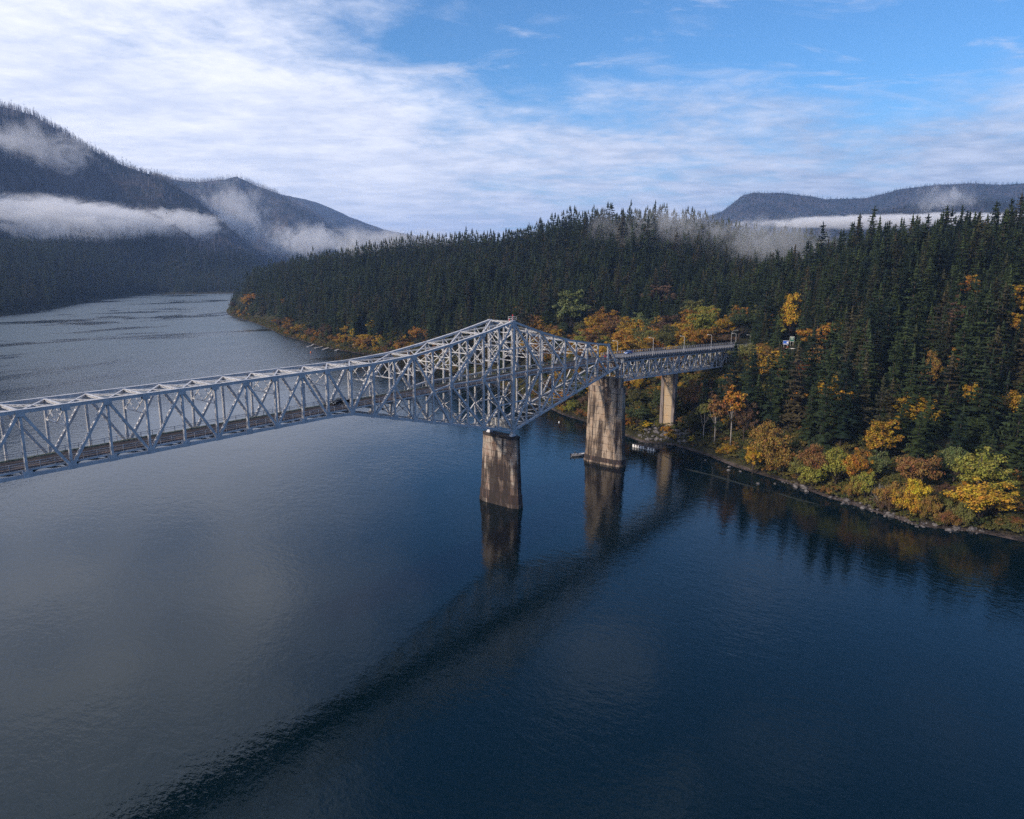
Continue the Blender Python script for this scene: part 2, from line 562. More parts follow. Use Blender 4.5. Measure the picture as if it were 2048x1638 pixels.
# far ridges: (bearing list, crest heights), crest distance, distance where the slope starts
RIDGES = [
    ([56.36, 56.88, 57.91, 59.6, 61.25, 63.17, 64.43, 65.96, 67.45, 68.61, 70.3, 71.67, 72.99, 75.52, 82.19, 90.73],
     [0, 61.3, 138.6, 245.8, 338.9, 415.3, 440.0, 470.9, 516.4, 569.5, 636.6, 654.1, 665.3, 740.9, 823.0, 737.2], 3600, 1900),
    ([49.36, 49.72, 50.83, 51.56, 53.0, 54.43, 55.84, 57.57, 58.42, 59.26, 60.26, 61.57, 63.17, 64.43],
     [0, 78.1, 220.0, 282.7, 392.1, 485.4, 549.6, 610.9, 647.5, 617.6, 600.3, 601.2, 619.7, 613.4], 5600, 3700),
    ([41.82, 42.2, 43.35, 45.24, 47.12, 48.24, 49.36, 50.83, 52.64, 54.43, 55.84, 57.22],
     [0, 42.8, 255.2, 332.2, 381.9, 416.5, 471.4, 555.5, 662.2, 736.2, 765.1, 783.3], 8200, 5800),
    ([-6.0, 0.45, 4.23, 6.04, 7.7, 9.42, 11.81, 13.67, 16.24, 18.9, 21.14, 21.84, 22.3, 23.07, 23.61, 25.23, 26.5, 27.05],
     [502.9, 573.0, 617.3, 620.5, 635.8, 633.9, 602.3, 555.6, 552.3, 603.5, 616.3, 595.3, 550.9, 483.7, 461.4, 401.3, 343.7, 0], 6200, 4700),
    ([-1.84, 4.23, 5.77, 7.42, 9.42, 11.81, 14.3, 17.56, 22.72],
     [344.4, 364.0, 373.1, 391.8, 382.9, 354.3, 313.8, 253.6, 0], 4300, 2700),
]
DGRID = np.concatenate([np.arange(-120, 1400, 4.0), np.arange(1400, 10500, 20.0)])


def table(bank):
    """profiles are kept relative to the waterline, so that it stays put between two bearings"""
    bs = np.array(sorted(bank))
    r0, tab = [], []
    for b in bs:
        q = bank[b]
        z0 = [r_ for r_, z_ in q if z_ == 0]
        w_ = z0[0] if z0 else q[0][0]
        r0.append(w_)
        tab.append(np.interp(DGRID, [r_ - w_ for r_, _ in q], [z_ for _, z_ in q]))
    k = np.array([1, 2, 3, 2, 1.0]); k /= k.sum()
    return bs, np.array(r0, float), np.array([np.convolve(np.pad(t_, 2, 'edge'), k, 'valid') for t_ in tab])


TR, TL = table(BANK_R), table(BANK_L)


def lookup(T, b, r):
    bs, r0, tab = T
    d = r - np.interp(b, bs, r0)
    bi = np.clip(np.searchsorted(bs, b) - 1, 0, len(bs)-2)
    fb = np.clip((b - bs[bi])/(bs[bi+1] - bs[bi]), 0, 1)
    di = np.clip(np.searchsorted(DGRID, d) - 1, 0, len(DGRID)-2)
    fr = np.clip((d - DGRID[di])/(DGRID[di+1] - DGRID[di]), 0, 1)
    v0 = tab[bi, di]*(1-fr) + tab[bi, di+1]*fr
    v1 = tab[bi+1, di]*(1-fr) + tab[bi+1, di+1]*fr
    return v0*(1-fb) + v1*fb


def height(x, y):
    x, y = np.asarray(x, float), np.asarray(y, float)
    b = np.degrees(np.arctan2(y - ORG[1], x - ORG[0]))
    r = np.hypot(x - ORG[0], y - ORG[1])
    hr, hl = lookup(TR, b, r), lookup(TL, b, r)
    h = np.maximum(hr, hl)
    h = h + np.clip(h/12, 0, 1)*(fbm(x/60, y/60, 3, 3) - 0.5)*np.clip(6 + h*0.05, 6, 14)
    for bl, zl, rc, rs in RIDGES:
        zc_ = np.interp(b, bl, zl)
        q = np.clip((r - rs)/(rc - rs), 0, 1.6)
        f = np.where(q < 1, (0.35*q + 0.65*q**1.5), 1 - (q-1)*0.9)
        g = fbm(x/420 + 7, y/420, 11, 6) - 0.5
        g2 = np.abs(fbm(x/260, y/260 + 3, 5, 5) - 0.5)*2
        zz = zc_*f
        g3 = np.abs(fbm((x*0.82 - y*0.57)/330, (x*0.57 + y*0.82)/900 + 5, 29, 5) - 0.5)*2
        zz = zz + (g*0.50 - g2*0.34 - g3*0.55 + 0.27)*zc_*np.clip(q*2.0, 0, 1)*np.clip(1.03 - q, 0.03, 0.5)*1.7
        h = np.where((q > 0) & (zc_ > 0), np.maximum(h, zz), h)
    return h


def ground_mat():
    m, t, b, o = newmat('forest_floor')
    pos = t.node('ShaderNodeNewGeometry').outputs['Position']
    x, y, z = t.xyz(pos)
    dist = t.v('LENGTH', t.v('SUBTRACT', pos, (ORG[0], ORG[1], 0.0)))
    n = t.noise(pos, 0.12, 8, 0.7)
    n2 = t.noise(pos, 0.012, 8, 0.65)
    near = t.mix(t.step(n, 0.35, 0.68), (0.022, 0.022, 0.012), (0.055, 0.05, 0.022))
    shore = t.mix(t.step(n, 0.4, 0.62), (0.03, 0.025, 0.022), (0.11, 0.085, 0.078))
    near = t.mix(t.step(z, 0.15, 0.8), shore, near)
    tree = t.noise(pos, 0.06, 3, 0.6)
    far = t.mix(t.step(n2, 0.42, 0.58), (0.062, 0.050, 0.056), (0.014, 0.021, 0.022))
    far = t.mix(t.step(tree, 0.42, 0.60, 0.0, 0.85), far, (0.018, 0.020, 0.020))
    far = t.mix(t.step(t.noise(pos, 0.0045, 6, 0.6), 0.5, 0.62, 0, 0.6), far, (0.07, 0.052, 0.045))
    norm = t.xyz(t.node('ShaderNodeNewGeometry').outputs['Normal'])[2]
    cliff = t.m('MULTIPLY', t.step(norm, 0.74, 0.52), t.step(t.noise(t.mapping(pos, (1, 1, 0.3)), 0.02, 6, 0.7), 0.42, 0.6))
    far = t.mix(t.m('MULTIPLY', cliff, 0.75), far, (0.15, 0.12, 0.11))
    t.put(b.inputs['Base Color'], t.mix(t.step(dist, 1900.0, 2600.0), near, far))
    b.inputs['Roughness'].default_value = 1.0
    b.inputs['Specular IOR Level'].default_value = 0.1
    bp = t.node('ShaderNodeBump')
    bp.inputs['Strength'].default_value = 0.9
    bp.inputs['Distance'].default_value = 6.0
    t.put(bp.inputs['Height'], t.noise(pos, 0.05, 6, 0.75))
    t.t.links.new(bp.outputs[0], b.inputs['Normal'])
    return m


def build_terrain():
    bs = np.radians(np.arange(-30, 100.01, 0.22))
    rs = [190.0]
    while rs[-1] < 10000:
        rs.append(rs[-1]*1.0165 if rs[-1] < 1500 else rs[-1]*1.012)
    rs = np.array(rs)
    B, RR = np.meshgrid(bs, rs, indexing='ij')
    X, Y = ORG[0] + RR*np.cos(B), ORG[1] + RR*np.sin(B)
    Z = height(X, Y)
    nb, nr = B.shape
    vs = np.stack([X, Y, Z], -1).reshape(-1, 3)
    i = np.arange(nb-1)[:, None]*nr + np.arange(nr-1)[None, :]
    q = np.stack([i, i+1, i+nr+1, i+nr], -1).reshape(-1, 4)
    keep = (vs[q, 2].max(1) > -3.5)          # nothing under the river bed
    q = q[keep][:, ::-1]
    me = bpy.data.meshes.new('hills')
    me.from_pydata(vs.tolist(), [], q.tolist())
    me.polygons.foreach_set('use_smooth', [True]*len(me.polygons))
    me.materials.append(ground_mat())
    bm = bmesh.new(); bm.from_mesh(me)
    bmesh.ops.delete(bm, geom=[v for v in bm.verts if not v.link_faces], context='VERTS')
    bm.normal_update()
    bm.to_mesh(me); bm.free()
    o = link('hills', me)
    return tag(o, 'forested river banks and far mountain slopes', None, None, 'structure')


hills = build_terrain()


def water_mat():
    m, t, b, o = newmat('river_water')
    pos = t.node('ShaderNodeNewGeometry').outputs['Position']
    # wind direction roughly across the view
    p1 = t.mapping(pos, (1.0, 0.55, 1), (0, 0, R(25)))
    r1 = t.noise(p1, 0.42, 3, 0.55, 0.3)
    r2 = t.noise(t.mapping(pos, (1.0, 0.6, 1), (0, 0, R(-20))), 1.0, 3, 0.6, 0.2)
    sw = t.noise(t.mapping(pos, (1, 0.5, 1), (0, 0, R(50))), 0.045, 4, 0.55, 0.8)
    patch = t.noise(t.mapping(pos, (0.35, 1.0, 1), (0, 0, R(-52))), 0.0078, 8, 0.62, 1.6)
    calm = t.step(patch, 0.40, 0.60)
    hgt = t.m('ADD', t.m('MULTIPLY', r1, 0.34), t.m('ADD', t.m('MULTIPLY', r2, 0.24), t.m('MULTIPLY', sw, 0.5)))
    bp = t.node('ShaderNodeBump')
    t.put(bp.inputs['Strength'], t.m('MULTIPLY', t.m('ADD', WAVE_LO, t.m('MULTIPLY', calm, WAVE_HI)), t.step(t.xyz(pos)[1], 0.0, 500.0, 1.0, 4.5)))
    bp.inputs['Distance'].default_value = 1.0
    t.put(bp.inputs['Height'], hgt)
    t.t.links.new(bp.outputs[0], b.inputs['Normal'])
    t.put(b.inputs['Base Color'], WATER)
    b.inputs['Specular Tint'].default_value = (0.74, 0.95, 1.0, 1)
    far = t.step(t.xyz(pos)[1], 60.0, 700.0)
    t.put(b.inputs['Roughness'], t.m('ADD', WATER_ROUGH, t.m('MULTIPLY', far, t.m('ADD', 0.03, t.m('MULTIPLY', t.step(patch, 0.38, 0.48), 0.27)))))
    t.put(b.inputs['IOR'], t.m('ADD', WATER_IOR, t.m('MULTIPLY', far, 0.9)))
    return m


mb = MB()
mb.add([(-14000, -14000, 0), (14000, -14000, 0), (14000, 14000, 0), (-14000, 14000, 0)], [(0, 1, 2, 3)])
water = tag(mb.build('water', water_mat()), 'dark rippled river water', None, None, 'structure')

# ------------------------------------------------------------------ haze and mist
def haze_box():
    mb = MB()
    mb.box((0, 0, HAZE_TOP/2 - 5), (30000, 30000, HAZE_TOP + 12))
    m = bpy.data.materials.new('thin_haze')
    m.use_nodes = True
    t = NT(m.node_tree)
    o = t.node('ShaderNodeOutputMaterial')
    v = t.node('ShaderNodeVolumePrincipled')
    v.inputs['Color'].default_value = HAZE_COL
    v.inputs['Density'].default_value = HAZE_DENS
    v.inputs['Anisotropy'].default_value = 0.0
    t.t.links.new(v.outputs[0], o.inputs['Volume'])
    ob = mb.build('haze', m)
    return tag(ob, 'thin blue haze lying over the river valley', None, None, 'stuff')


if HAZE_DENS > 0:
    haze_box()


def mist_mat(name, dens, scale, lo, hi, stretch, seed, edge=0.55):
    m = bpy.data.materials.new(name)
    m.use_nodes = True
    t = NT(m.node_tree)
    o = t.node('ShaderNodeOutputMaterial')
    v = t.node('ShaderNodeVolumePrincipled')
    v.inputs['Color'].default_value = (0.97, 0.97, 0.98, 1)
    v.inputs['Anisotropy'].default_value = 0.0
    ob = t.node('ShaderNodeTexCoord').outputs['Object']
    rr = t.v('LENGTH', ob)                                   # 1 at the hull of the unit domain
    pos = t.node('ShaderNodeNewGeometry').outputs['Position']
    n = t.noise(t.v('ADD', t.mapping(pos, stretch), (seed*137.0, seed*51.0, 0)), scale, 8, 0.66, 1.3)
    fall = t.m('MULTIPLY', t.step(rr, 0.15, 1.0, 0.0, 1.0), edge)
    dn = t.step(t.m('SUBTRACT', n, fall), lo, hi)
    dn = t.m('MULTIPLY', dn, t.step(rr, 0.7, 1.0, 1.0, 0.0))
    t.put(v.inputs['Density'], t.m('MULTIPLY', dn, dens))
    t.t.links.new(v.outputs[0], o.inputs['Volume'])
    m.cycles.volume_step_rate = 0.4
    return m


def mist(name, loc, half, rz, tilt, label, dens, scale, lo=0.2, hi=0.6, stretch=(1, 1, 2), seed=1, edge=0.55):
    bm = bmesh.new()
    bmesh.ops.create_icosphere(bm, subdivisions=2, radius=1.06)
    me = bpy.data.meshes.new(name)
    bm.to_mesh(me); bm.free()
    me.materials.append(mist_mat(name + '_vapour', dens, scale, lo, hi, stretch, seed, edge))
    o = link(name, me)
    o.location = loc
    o.scale = half
    o.rotation_euler = (0, tilt, rz)
    return tag(o, label, None, None, 'stuff')


MISTS = [
    ('mist_bank', (612, 2175, 170), (240, 450, 92), 1.241, 0.000, 'thick white fog bank lying across the left mountainside', 0.02, 0.0115, 0.1, 0.25, (1, 1, 2.0), 1, 0.4),
    ('mist_bank', (981, 2184, 182), (200, 240, 72), 1.108, 0.000, 'ragged right end of the fog bank on the left mountainside', 0.014, 0.014, 0.23, 0.37, (1, 1, 1.7), 2, 0.34),
    ('mist_bank', (834, 2733, 441), (260, 340, 140), 1.232, 0.000, 'thin cloud wisp drifting over the upper left mountainside', 0.005, 0.011, 0.38, 0.5, (1, 1, 1.2), 3, 0.28),
    ('mist_bank', (1730, 3026, 282), (300, 360, 240), 1.028, 0.000, 'thin wisps rising over the middle mountainside', 0.0055, 0.01, 0.4, 0.52, (1, 1, 0.8), 4, 0.24),
    ('mist_bank', (1874, 2691, 165), (260, 360, 140), 0.944, 0.000, 'pale mist gathered where the valley narrows', 0.0065, 0.011, 0.36, 0.5, (1, 1, 1.0), 5, 0.28),
    ('mist_bank', (589, 685, 105), (110, 230, 36), 0.822, 0.000, 'thin mist lying over the left end of the wooded ridge', 0.012, 0.024, 0.36, 0.52, (1, 1, 1.1), 6, 0.26),
    ('mist_bank', (563, 249, 108), (110, 150, 50), 0.485, 0.000, 'smoke like mist drifting down the middle of the wooded ridge', 0.0085, 0.027, 0.37, 0.52, (1, 1, 0.9), 7, 0.26),
    ('mist_bank', (538, 107, 98), (100, 100, 42), 0.336, 0.000, 'mist hanging in the gap left of the right hill', 0.0075, 0.028, 0.38, 0.52, (1, 1, 0.9), 8, 0.26),
    ('mist_bank', (2272, 343, 202), (200, 560, 26), 0.195, 0.000, 'white fog layer behind the treetops of the right hill', 0.02, 0.014, 0.14, 0.28, (1, 1, 2.4), 9, 0.42),
    ('mist_bank', (3772, 472, 358), (200, 220, 130), 0.154, 0.000, 'faint wisp rising before the flat topped mountain', 0.005, 0.011, 0.4, 0.52, (1, 1, 0.6), 10, 0.26),
]
for a in MISTS if USE_MIST else ():
    mist(*a)

# ------------------------------------------------------------------ the cantilever truss bridge
PNL = 7.175                      # panel length; panel point 0 stands over the river pier
W = 9.6                          # distance between the two trusses
I0 = -23                         # the span runs on beyond the left edge of the view
zb_pts = [(-40, 41.45), (-10, 41.45), (-9, 41.1), (0, 25.3), (9, 39.1)]
zt_pts = [(-40, 52.82), (-8, 52.84), (-6, 53.56), (-4, 55.37), (-2, 57.53), (0, 60.2), (2, 56.06), (4, 52.5), (6, 50.17), (8, 48.3)]


def zb(i): return float(np.interp(i, [q[0] for q in zb_pts], [q[1] for q in zb_pts]))
def zt(i): return float(np.interp(i, [q[0] for q in zt_pts], [q[1] for q in zt_pts]))


def zd(x):
    """roadway level along the bridge"""
    if x <= 50: return 42.5
    if x <= 90: return 42.5 - 0.05*(x-50)**2/80
    return 41.5 - 0.05*(x-90)


bridge = tag(empty('truss_bridge', (0, 0, 25.3)), 'long silver steel cantilever truss bridge peaking over the dark stained river pier', 'bridge')
ORIG = np.array((0, 0, 25.3))


def bpart(name, mb, mat=None, parent=None):
    for a in mb.v:
        a -= ORIG
    return mb.build(name, mat or M['steel'], parent or bridge)


def laced(mb, p, q, depth, width, side=(0, 1, 0), pitch=0.9, style='batten', plate=0.10, faces=(1, -1), trim=0.0, solid=False):
    """two side plates joined by battens or zigzag lacing"""
    p, q = np.asarray(p, float), np.asarray(q, float)
    a = q - p
    L = np.linalg.norm(a)
    a = a/L
    p, q = p + a*trim, q - a*trim
    L -= 2*trim
    s = np.asarray(side, float)
    s = s - a*(s @ a)
    s /= np.linalg.norm(s)
    n = np.cross(a, s)
    for k in (-1, 1):
        mb.bar(p + s*k*(width - plate)/2, q + s*k*(width - plate)/2, plate, depth, s)
        # flange lips of the channels
    inner = width - 2*plate
    cnt = max(2, int(L/pitch))
    for fsign in faces:
        off = n*fsign*(depth/2 - 0.02)
        if style == 'batten':
            for k in range(cnt + 1):
                c = p + a*(L*k/cnt)
                hl = 0.55 if k in (0, cnt) else 0.16
                c = p + a*min(max(L*k/cnt, hl), L - hl)
                mb.bar(c + off - a*hl, c + off + a*hl, inner + 0.02, 0.03, s)
        else:
            for k in range(cnt):
                s0 = 1 if k % 2 else -1
                c0 = p + a*(L*k/cnt) + off + s*s0*inner/2
                c1 = p + a*(L*(k+1)/cnt) + off - s*s0*inner/2
                mb.bar(c0, c1, 0.11, 0.03, s + a*0.001)


def node(i, z, y): return np.array((i*PNL, y, z))


for y in (0.0, W):
    # chords, one piece per panel (per two panels on the sloping arms)
    tops = list(range(I0, -8)) + [-8, -6, -4, -2, 0, 2, 4, 6, 8]
    for a, b in zip(tops[:-1], tops[1:]):
        mb = MB()
        mb.bar(node(a, zt(a), y), node(b, zt(b), y), 0.62, 0.62)
        mb.bar(node(a, zt(a) + 0.33, y), node(b, zt(b) + 0.33, y), 0.78, 0.04)
        bpart('top_chord', mb)
    for i in range(I0, 9):
        mb = MB()
        p, q = node(i, zb(i), y), node(i+1, zb(i+1), y)
        mb.bar(p + np.array((0, -0.25, 0)), q + np.array((0, -0.25, 0)), 0.12, 0.66)
        mb.bar(p + np.array((0, 0.25, 0)), q + np.array((0, 0.25, 0)), 0.12, 0.66)
        mb.bar(p + np.array((0, 0, 0.30)), q + np.array((0, 0, 0.30)), 0.40, 0.05)
        mb.bar(p + np.array((0, 0, -0.30)), q + np.array((0, 0, -0.30)), 0.40, 0.05)
        bpart('bottom_chord', mb)
    mb = MB()                                    # inclined end post over the land pier
    laced(mb, node(8, zt(8), y), node(9, zb(9), y), 0.62, 0.62, style='batten', pitch=1.2)
    bpart('end_post', mb)
    # posts
    for i in range(I0, 9):
        mb = MB()
        if i == 0:
            laced(mb, node(0, zb(0), y), node(0, zt(0) + 0.3, y), 1.15, 0.75, pitch=0.9, style='zig', plate=0.16)
        else:
            heavy = (i in (-8, -6, -4, -2, 2, 4, 6, 8)) or i == -10 or i == -9
            wdt = 0.62 if heavy else (0.50 if i > -9 else 0.42)
            laced(mb, node(i, zb(i) + 0.3, y), node(i, zt(i) - 0.3, y), wdt, 0.50, pitch=0.62, style='zig')
        bpart('vertical_post', mb)
    # main diagonals
    mids = {-4: 43.95, -2: 43.75, 0: 43.85, 2: 43.8, 4: 42.85}
    dia = []
    for k in range(-10, I0 - 1, -1):             # suspended span, a Warren pattern
        if k % 2:
            dia += [((k, zt(k)), (k+1, zb(k+1)), 0.5), ((k, zt(k)), (k-1, zb(k-1)), 0.5)] if k - 1 >= I0 else []
    dia += [((-10, zt(-10)), (-9, zb(-9)), 0.62), ((-8, zt(-8)), (-9, zb(-9)), 0.66),
            ((-6, zt(-6)), (-8, zb(-8)), 0.68), ((-6, zt(-6)), (-4, zb(-4)), 0.66),
            ((-2, zt(-2)), (-4, mids[-4]), 0.70), ((-4, mids[-4]), (-2, zb(-2)), 0.66),
            ((0, zt(0)), (-2, mids[-2]), 0.70), ((-2, mids[-2]), (0, zb(0)), 0.66),
            ((0, zt(0)), (2, mids[2]), 0.70), ((2, mids[2]), (0, zb(0)), 0.66),
            ((2, zt(2)), (4, mids[4]), 0.62), ((4, mids[4]), (2, zb(2)), 0.62),
            ((4, zt(4)), (5, 46.3), 0.5), ((5, 46.3), (6, mids[4] + 1.2), 0.4), ((6, zt(6)), (4, zb(4)), 0.62), ((6, zt(6)), (8, zb(8)), 0.55)]
    for (a, za), (b, z2), wd in dia:
        mb = MB()
        laced(mb, node(a, za, y), node(b, z2, y), wd, 0.56, pitch=1.25 if wd > 0.5 else 1.0, style='batten', trim=0.3)
        bpart('diagonal_brace', mb)
    # sub-diagonals and struts of the subdivided panels
    m_ = lambda a, za, b, z2: ((a + b)/2, (za + z2)/2)
    n7 = m_(-6, zt(-6), -8, zb(-8)); n5 = m_(-6, zt(-6), -4, zb(-4))
    n3u = m_(-2, zt(-2), -4, mids[-4]); n3l = m_(-4, mids[-4], -2, zb(-2))
    n1u = m_(0, zt(0), -2, mids[-2]); n1l = m_(-2, mids[-2], 0, zb(0))
    p1u = m_(0, zt(0), 2, mids[2]); p1l = m_(2, mids[2], 0, zb(0))
    p3l = m_(4, mids[4], 2, zb(2)); p5l = m_(6, zt(6), 4, zb(4)); p7 = m_(6, zt(6), 8, zb(8))
    subs = [(n7, (-6, zb(-6))), (n5, (-6, zb(-6))), (n5, (-4, mids[-4])), (n3l, (-4, zb(-4))), (n1l, (-2, zb(-2))),
            (p1l, (2, zb(2))), (p3l, (4, zb(4))), (p5l, (6, zb(6))), (p7, (6, zb(6))),
            (n1u, (0, n1u[1] - 0.2)), (p1u, (0, p1u[1] - 0.2)), (n1l, (0, n1l[1])), (p1l, (0, p1l[1])),
            ((-4, mids[-4]), (-2, mids[-2])), ((-2, mids[-2]), (0, mids[0])), ((0, mids[0]), (2, mids[2])), ((2, mids[2]), (4, mids[4]))]
    for (a, za), (b, z2) in subs:
        mb = MB()
        mb.bar(node(a, za, y), node(b, z2, y), 0.34, 0.36)
        bpart('sub_strut', mb)
    # gusset plates at the panel points
    for i in range(I0, 10):
        for z, big in ((zt(i), True), (zb(i), True)):
            if i == 9 and z == zt(9): continue
            if z == zt(i) and i > -9 and i % 2: continue
            mb = MB()
            mb.box((i*PNL, y - 0.36, z - (0.25 if z > 46 else -0.25)), (1.5, 0.05, 1.25))
            mb.box((i*PNL, y + 0.36, z - (0.25 if z > 46 else -0.25)), (1.5, 0.05, 1.25))
            bpart('gusset_plate', mb)
    for i, z in mids.items():
        mb = MB()
        mb.box((i*PNL, y - 0.37, z), (1.3, 0.05, 1.5))
        mb.box((i*PNL, y + 0.37, z), (1.3, 0.05, 1.5))
        bpart('gusset_plate', mb)
    # pin shoe on the river pier
    mb = MB()
    mb.bar((0, y, 25.4), (0, y, 24.35), 1.5, 0.9, (1, 0, 0), 0.7, 0.9)
    mb.bar((0, y, 24.5), (0, y, 23.62), 0.8, 1.0, (1, 0, 0), 2.2, 1.4)
    bpart('bearing_shoe', mb)

# cross girder of plates with stiffeners between the posts over the pier
mb = MB()
mb.box((-0.4, W/2, 27.4), (0.12, W - 1.2, 2.6))
for k in range(12):
    mb.box((-0.52, 1.2 + k*0.66, 27.4), (0.14, 0.06, 2.5))
mb.box((-0.4, W/2, 28.72), (0.7, W - 1.0, 0.06)); mb.box((-0.4, W/2, 26.08), (0.7, W - 1.0, 0.06))
mb.box((-0.1, -0.1, 27.3), (1.9, 0.9, 3.2)); mb.box((-0.1, W + 0.1, 27.3), (1.9, 0.9, 3.2))
bpart('cross_girder', mb, simple('pale_grey_paint', (0.46, 0.45, 0.43), 0.6, 0, 0.25, 1.5))

# struts, top and bottom bracing, sway frames
for i in range(I0, 9):
    if i <= -8 or i % 2 == 0:
        mb = MB()
        laced(mb, node(i, zt(i) - 0.05, 0.3), node(i, zt(i) - 0.05, W - 0.3), 0.5, 0.45, (0, 0, 1), pitch=0.8, style='zig', plate=0.09)
        bpart('lateral_strut', mb)
    if i > -9 and i != 0:
        mb = MB()
        mb.bar(node(i, zb(i), 0.3), node(i, zb(i), W - 0.3), 0.3, 0.3)
        bpart('lateral_strut', mb)
segs = [(i, i+1) for i in range(I0, -8)] + [(-8, -6), (-6, -4), (-4, -2), (-2, 0), (0, 2), (2, 4), (4, 6), (6, 8)]
for a, b in segs:
    for y0, y1 in ((0.35, W - 0.35), (W - 0.35, 0.35)):
        mb = MB()
        laced(mb, node(a, zt(a) - 0.1, y0), node(b, zt(b) - 0.1, y1), 0.34, 0.34, (0, 0, 1), pitch=0.7, style='zig', plate=0.06)
        bpart('lateral_brace', mb)
for i in range(I0, 9):
    for y0, y1 in ((0.35, W - 0.35), (W - 0.35, 0.35)):
        mb = MB()
        laced(mb, node(i, zb(i) - 0.12, y0), node(i+1, zb(i+1) - 0.12, y1), 0.30, 0.30, (0, 0, 1), pitch=0.75, style='zig', plate=0.06)
        bpart('lateral_brace', mb)


def sway(i, z0, z1, kind):
    x = i*PNL
    yl, yr, ym = 0.3, W - 0.3, W/2
    mb = MB()
    P = lambda y, z: np.array((x, y, z))
    t = 0.16
    if kind in ('W', 'K'):
        mb.bar(P(yl, z0), P(yr, z0), 0.24, 0.24, (1, 0, 0))
    if kind == 'W':
        for p, q in ((P(ym, z1), P(yl, z0)), (P(ym, z1), P(yr, z0)), (P(yl, z1), P(ym, z0)), (P(yr, z1), P(ym, z0))):
            mb.bar(p, q, t, t, (1, 0, 0))
    elif kind == 'K':
        for p, q in ((P(ym, z1), P(yl, (z0+z1)/2)), (P(ym, z1), P(yr, (z0+z1)/2)), (P(yl, (z0+z1)/2), P(ym, z0)), (P(yr, (z0+z1)/2), P(ym, z0))):
            mb.bar(p, q, 0.3, 0.3, (1, 0, 0))
        mb.bar(P(yl, (z0+z1)/2), P(yr, (z0+z1)/2), 0.24, 0.24, (1, 0, 0))
    else:
        mb.bar(P(yl, z0), P(yr, z1), t, t, (1, 0, 0)); mb.bar(P(yr, z0), P(yl, z1), t, t, (1, 0, 0))
        mb.box((x, ym, (z0+z1)/2), (0.06, 0.7, 0.7))
    bpart('sway_frame', mb)


for i in range(I0, 9):
    top = zt(i) - 0.4
    if i <= -9:
        if i % 2 == 0:
            sway(i, 49.0, top, 'W')
        continue
    if i == 0:
        sway(0, 53.6, top, 'K'); sway(0, 48.0, 53.4, 'K'); sway(0, 34.5, 41.0, 'X'); sway(0, 29.0, 34.0, 'X')
        continue
    z0 = 48.3 if i <= 4 else 46.9
    if top - z0 > 5.5:
        sway(i, (z0 + top)/2, top, 'W'); sway(i, z0, (z0+top)/2 - 0.2, 'W')
    elif top - z0 > 1.2:
        sway(i, z0, top, 'W')
    lo, hi = zb(i) + 0.4, 41.0
    if hi - lo > 9:
        sway(i, (lo+hi)/2 + .1, hi, 'X'); sway(i, lo, (lo+hi)/2 - .1, 'X')
    elif hi - lo > 1.5:
        sway(i, lo, hi, 'X')

# floor: beams under each panel point, stringers, grating, kerbs, railings
for i in range(I0, 10):
    mb = MB()
    zf = zd(i*PNL) - 0.75
    mb.box((i*PNL, W/2, zf), (0.10, W - 0.5, 0.95))
    mb.box((i*PNL, W/2, zf + 0.5), (0.34, W - 0.5, 0.05)); mb.box((i*PNL, W/2, zf - 0.5), (0.34, W - 0.5, 0.05))
    bpart('floor_beam', mb)
X0, X1 = I0*PNL, 9*PNL


def strip(mb, y, dz, wy, hz, x0, x1, n=24):
    xs = np.linspace(x0, x1, n)
    for a, b in zip(xs[:-1], xs[1:]):
        mb.bar((a, y, zd(a) + dz), (b, y, zd(b) + dz), wy, hz)


for y in (1.4, 3.1, 4.8, 6.5, 8.2):
    mb = MB(); strip(mb, y, -0.40, 0.22, 0.5, X0, X1); bpart('stringer', mb, M['steel_dark'])
mb = MB(); strip(mb, W/2, -0.09, 7.0, 0.12, X0, X1); bpart('road_deck', mb, M['deck'])
for y in (1.12, 8.48):
    mb = MB(); strip(mb, y, 0.06, 0.42, 0.30, X0, X1); bpart('kerb', mb, M['lichen'] if y > 5 else M['steel_dark'])


def railing(y, x0, x1, parent, offs, mat, step=PNL/3, lower=None, z=zd):
    mb = MB()
    for dzz, hh in ((1.12, 0.09), (0.72, 0.07)):
        xs = np.linspace(x0, x1, 40)
        for a, b in zip(xs[:-1], xs[1:]):
            mb.bar((a, y, z(a) + dzz), (b, y, z(b) + dzz), 0.09, hh)
    for x in np.arange(x0, x1, step):
        mb.box((x, y, z(x) + 0.45), (0.11, 0.12, 1.45))
    for a in mb.v: a -= offs
    o = mb.build('guard_rail', mat, parent)
    if lower:
        m2 = MB()
        xs = np.linspace(x0, x1, 40)
        for a, b in zip(xs[:-1], xs[1:]):
            m2.bar((a, y - 0.1, z(a) + lower[1]), (b, y - 0.1, z(b) + lower[1]), 0.10, 0.10)
        for a in m2.v: a -= offs
        m2.build('utility_pipe', lower[0], parent)
    return o


railing(0.62, X0, X1, bridge, ORIG, M['rail'], lower=(M['pipe'], 0.30))
railing(W - 0.72, X0, X1, bridge, ORIG, M['rail'])
mb = MB(); strip(mb, 0.62, -0.25, 0.14, 0.36, X0, X1); bpart('fascia_beam', mb)
mb = MB(); strip(mb, W - 0.62, -0.25, 0.14, 0.36, X0, X1); bpart('fascia_beam', mb)

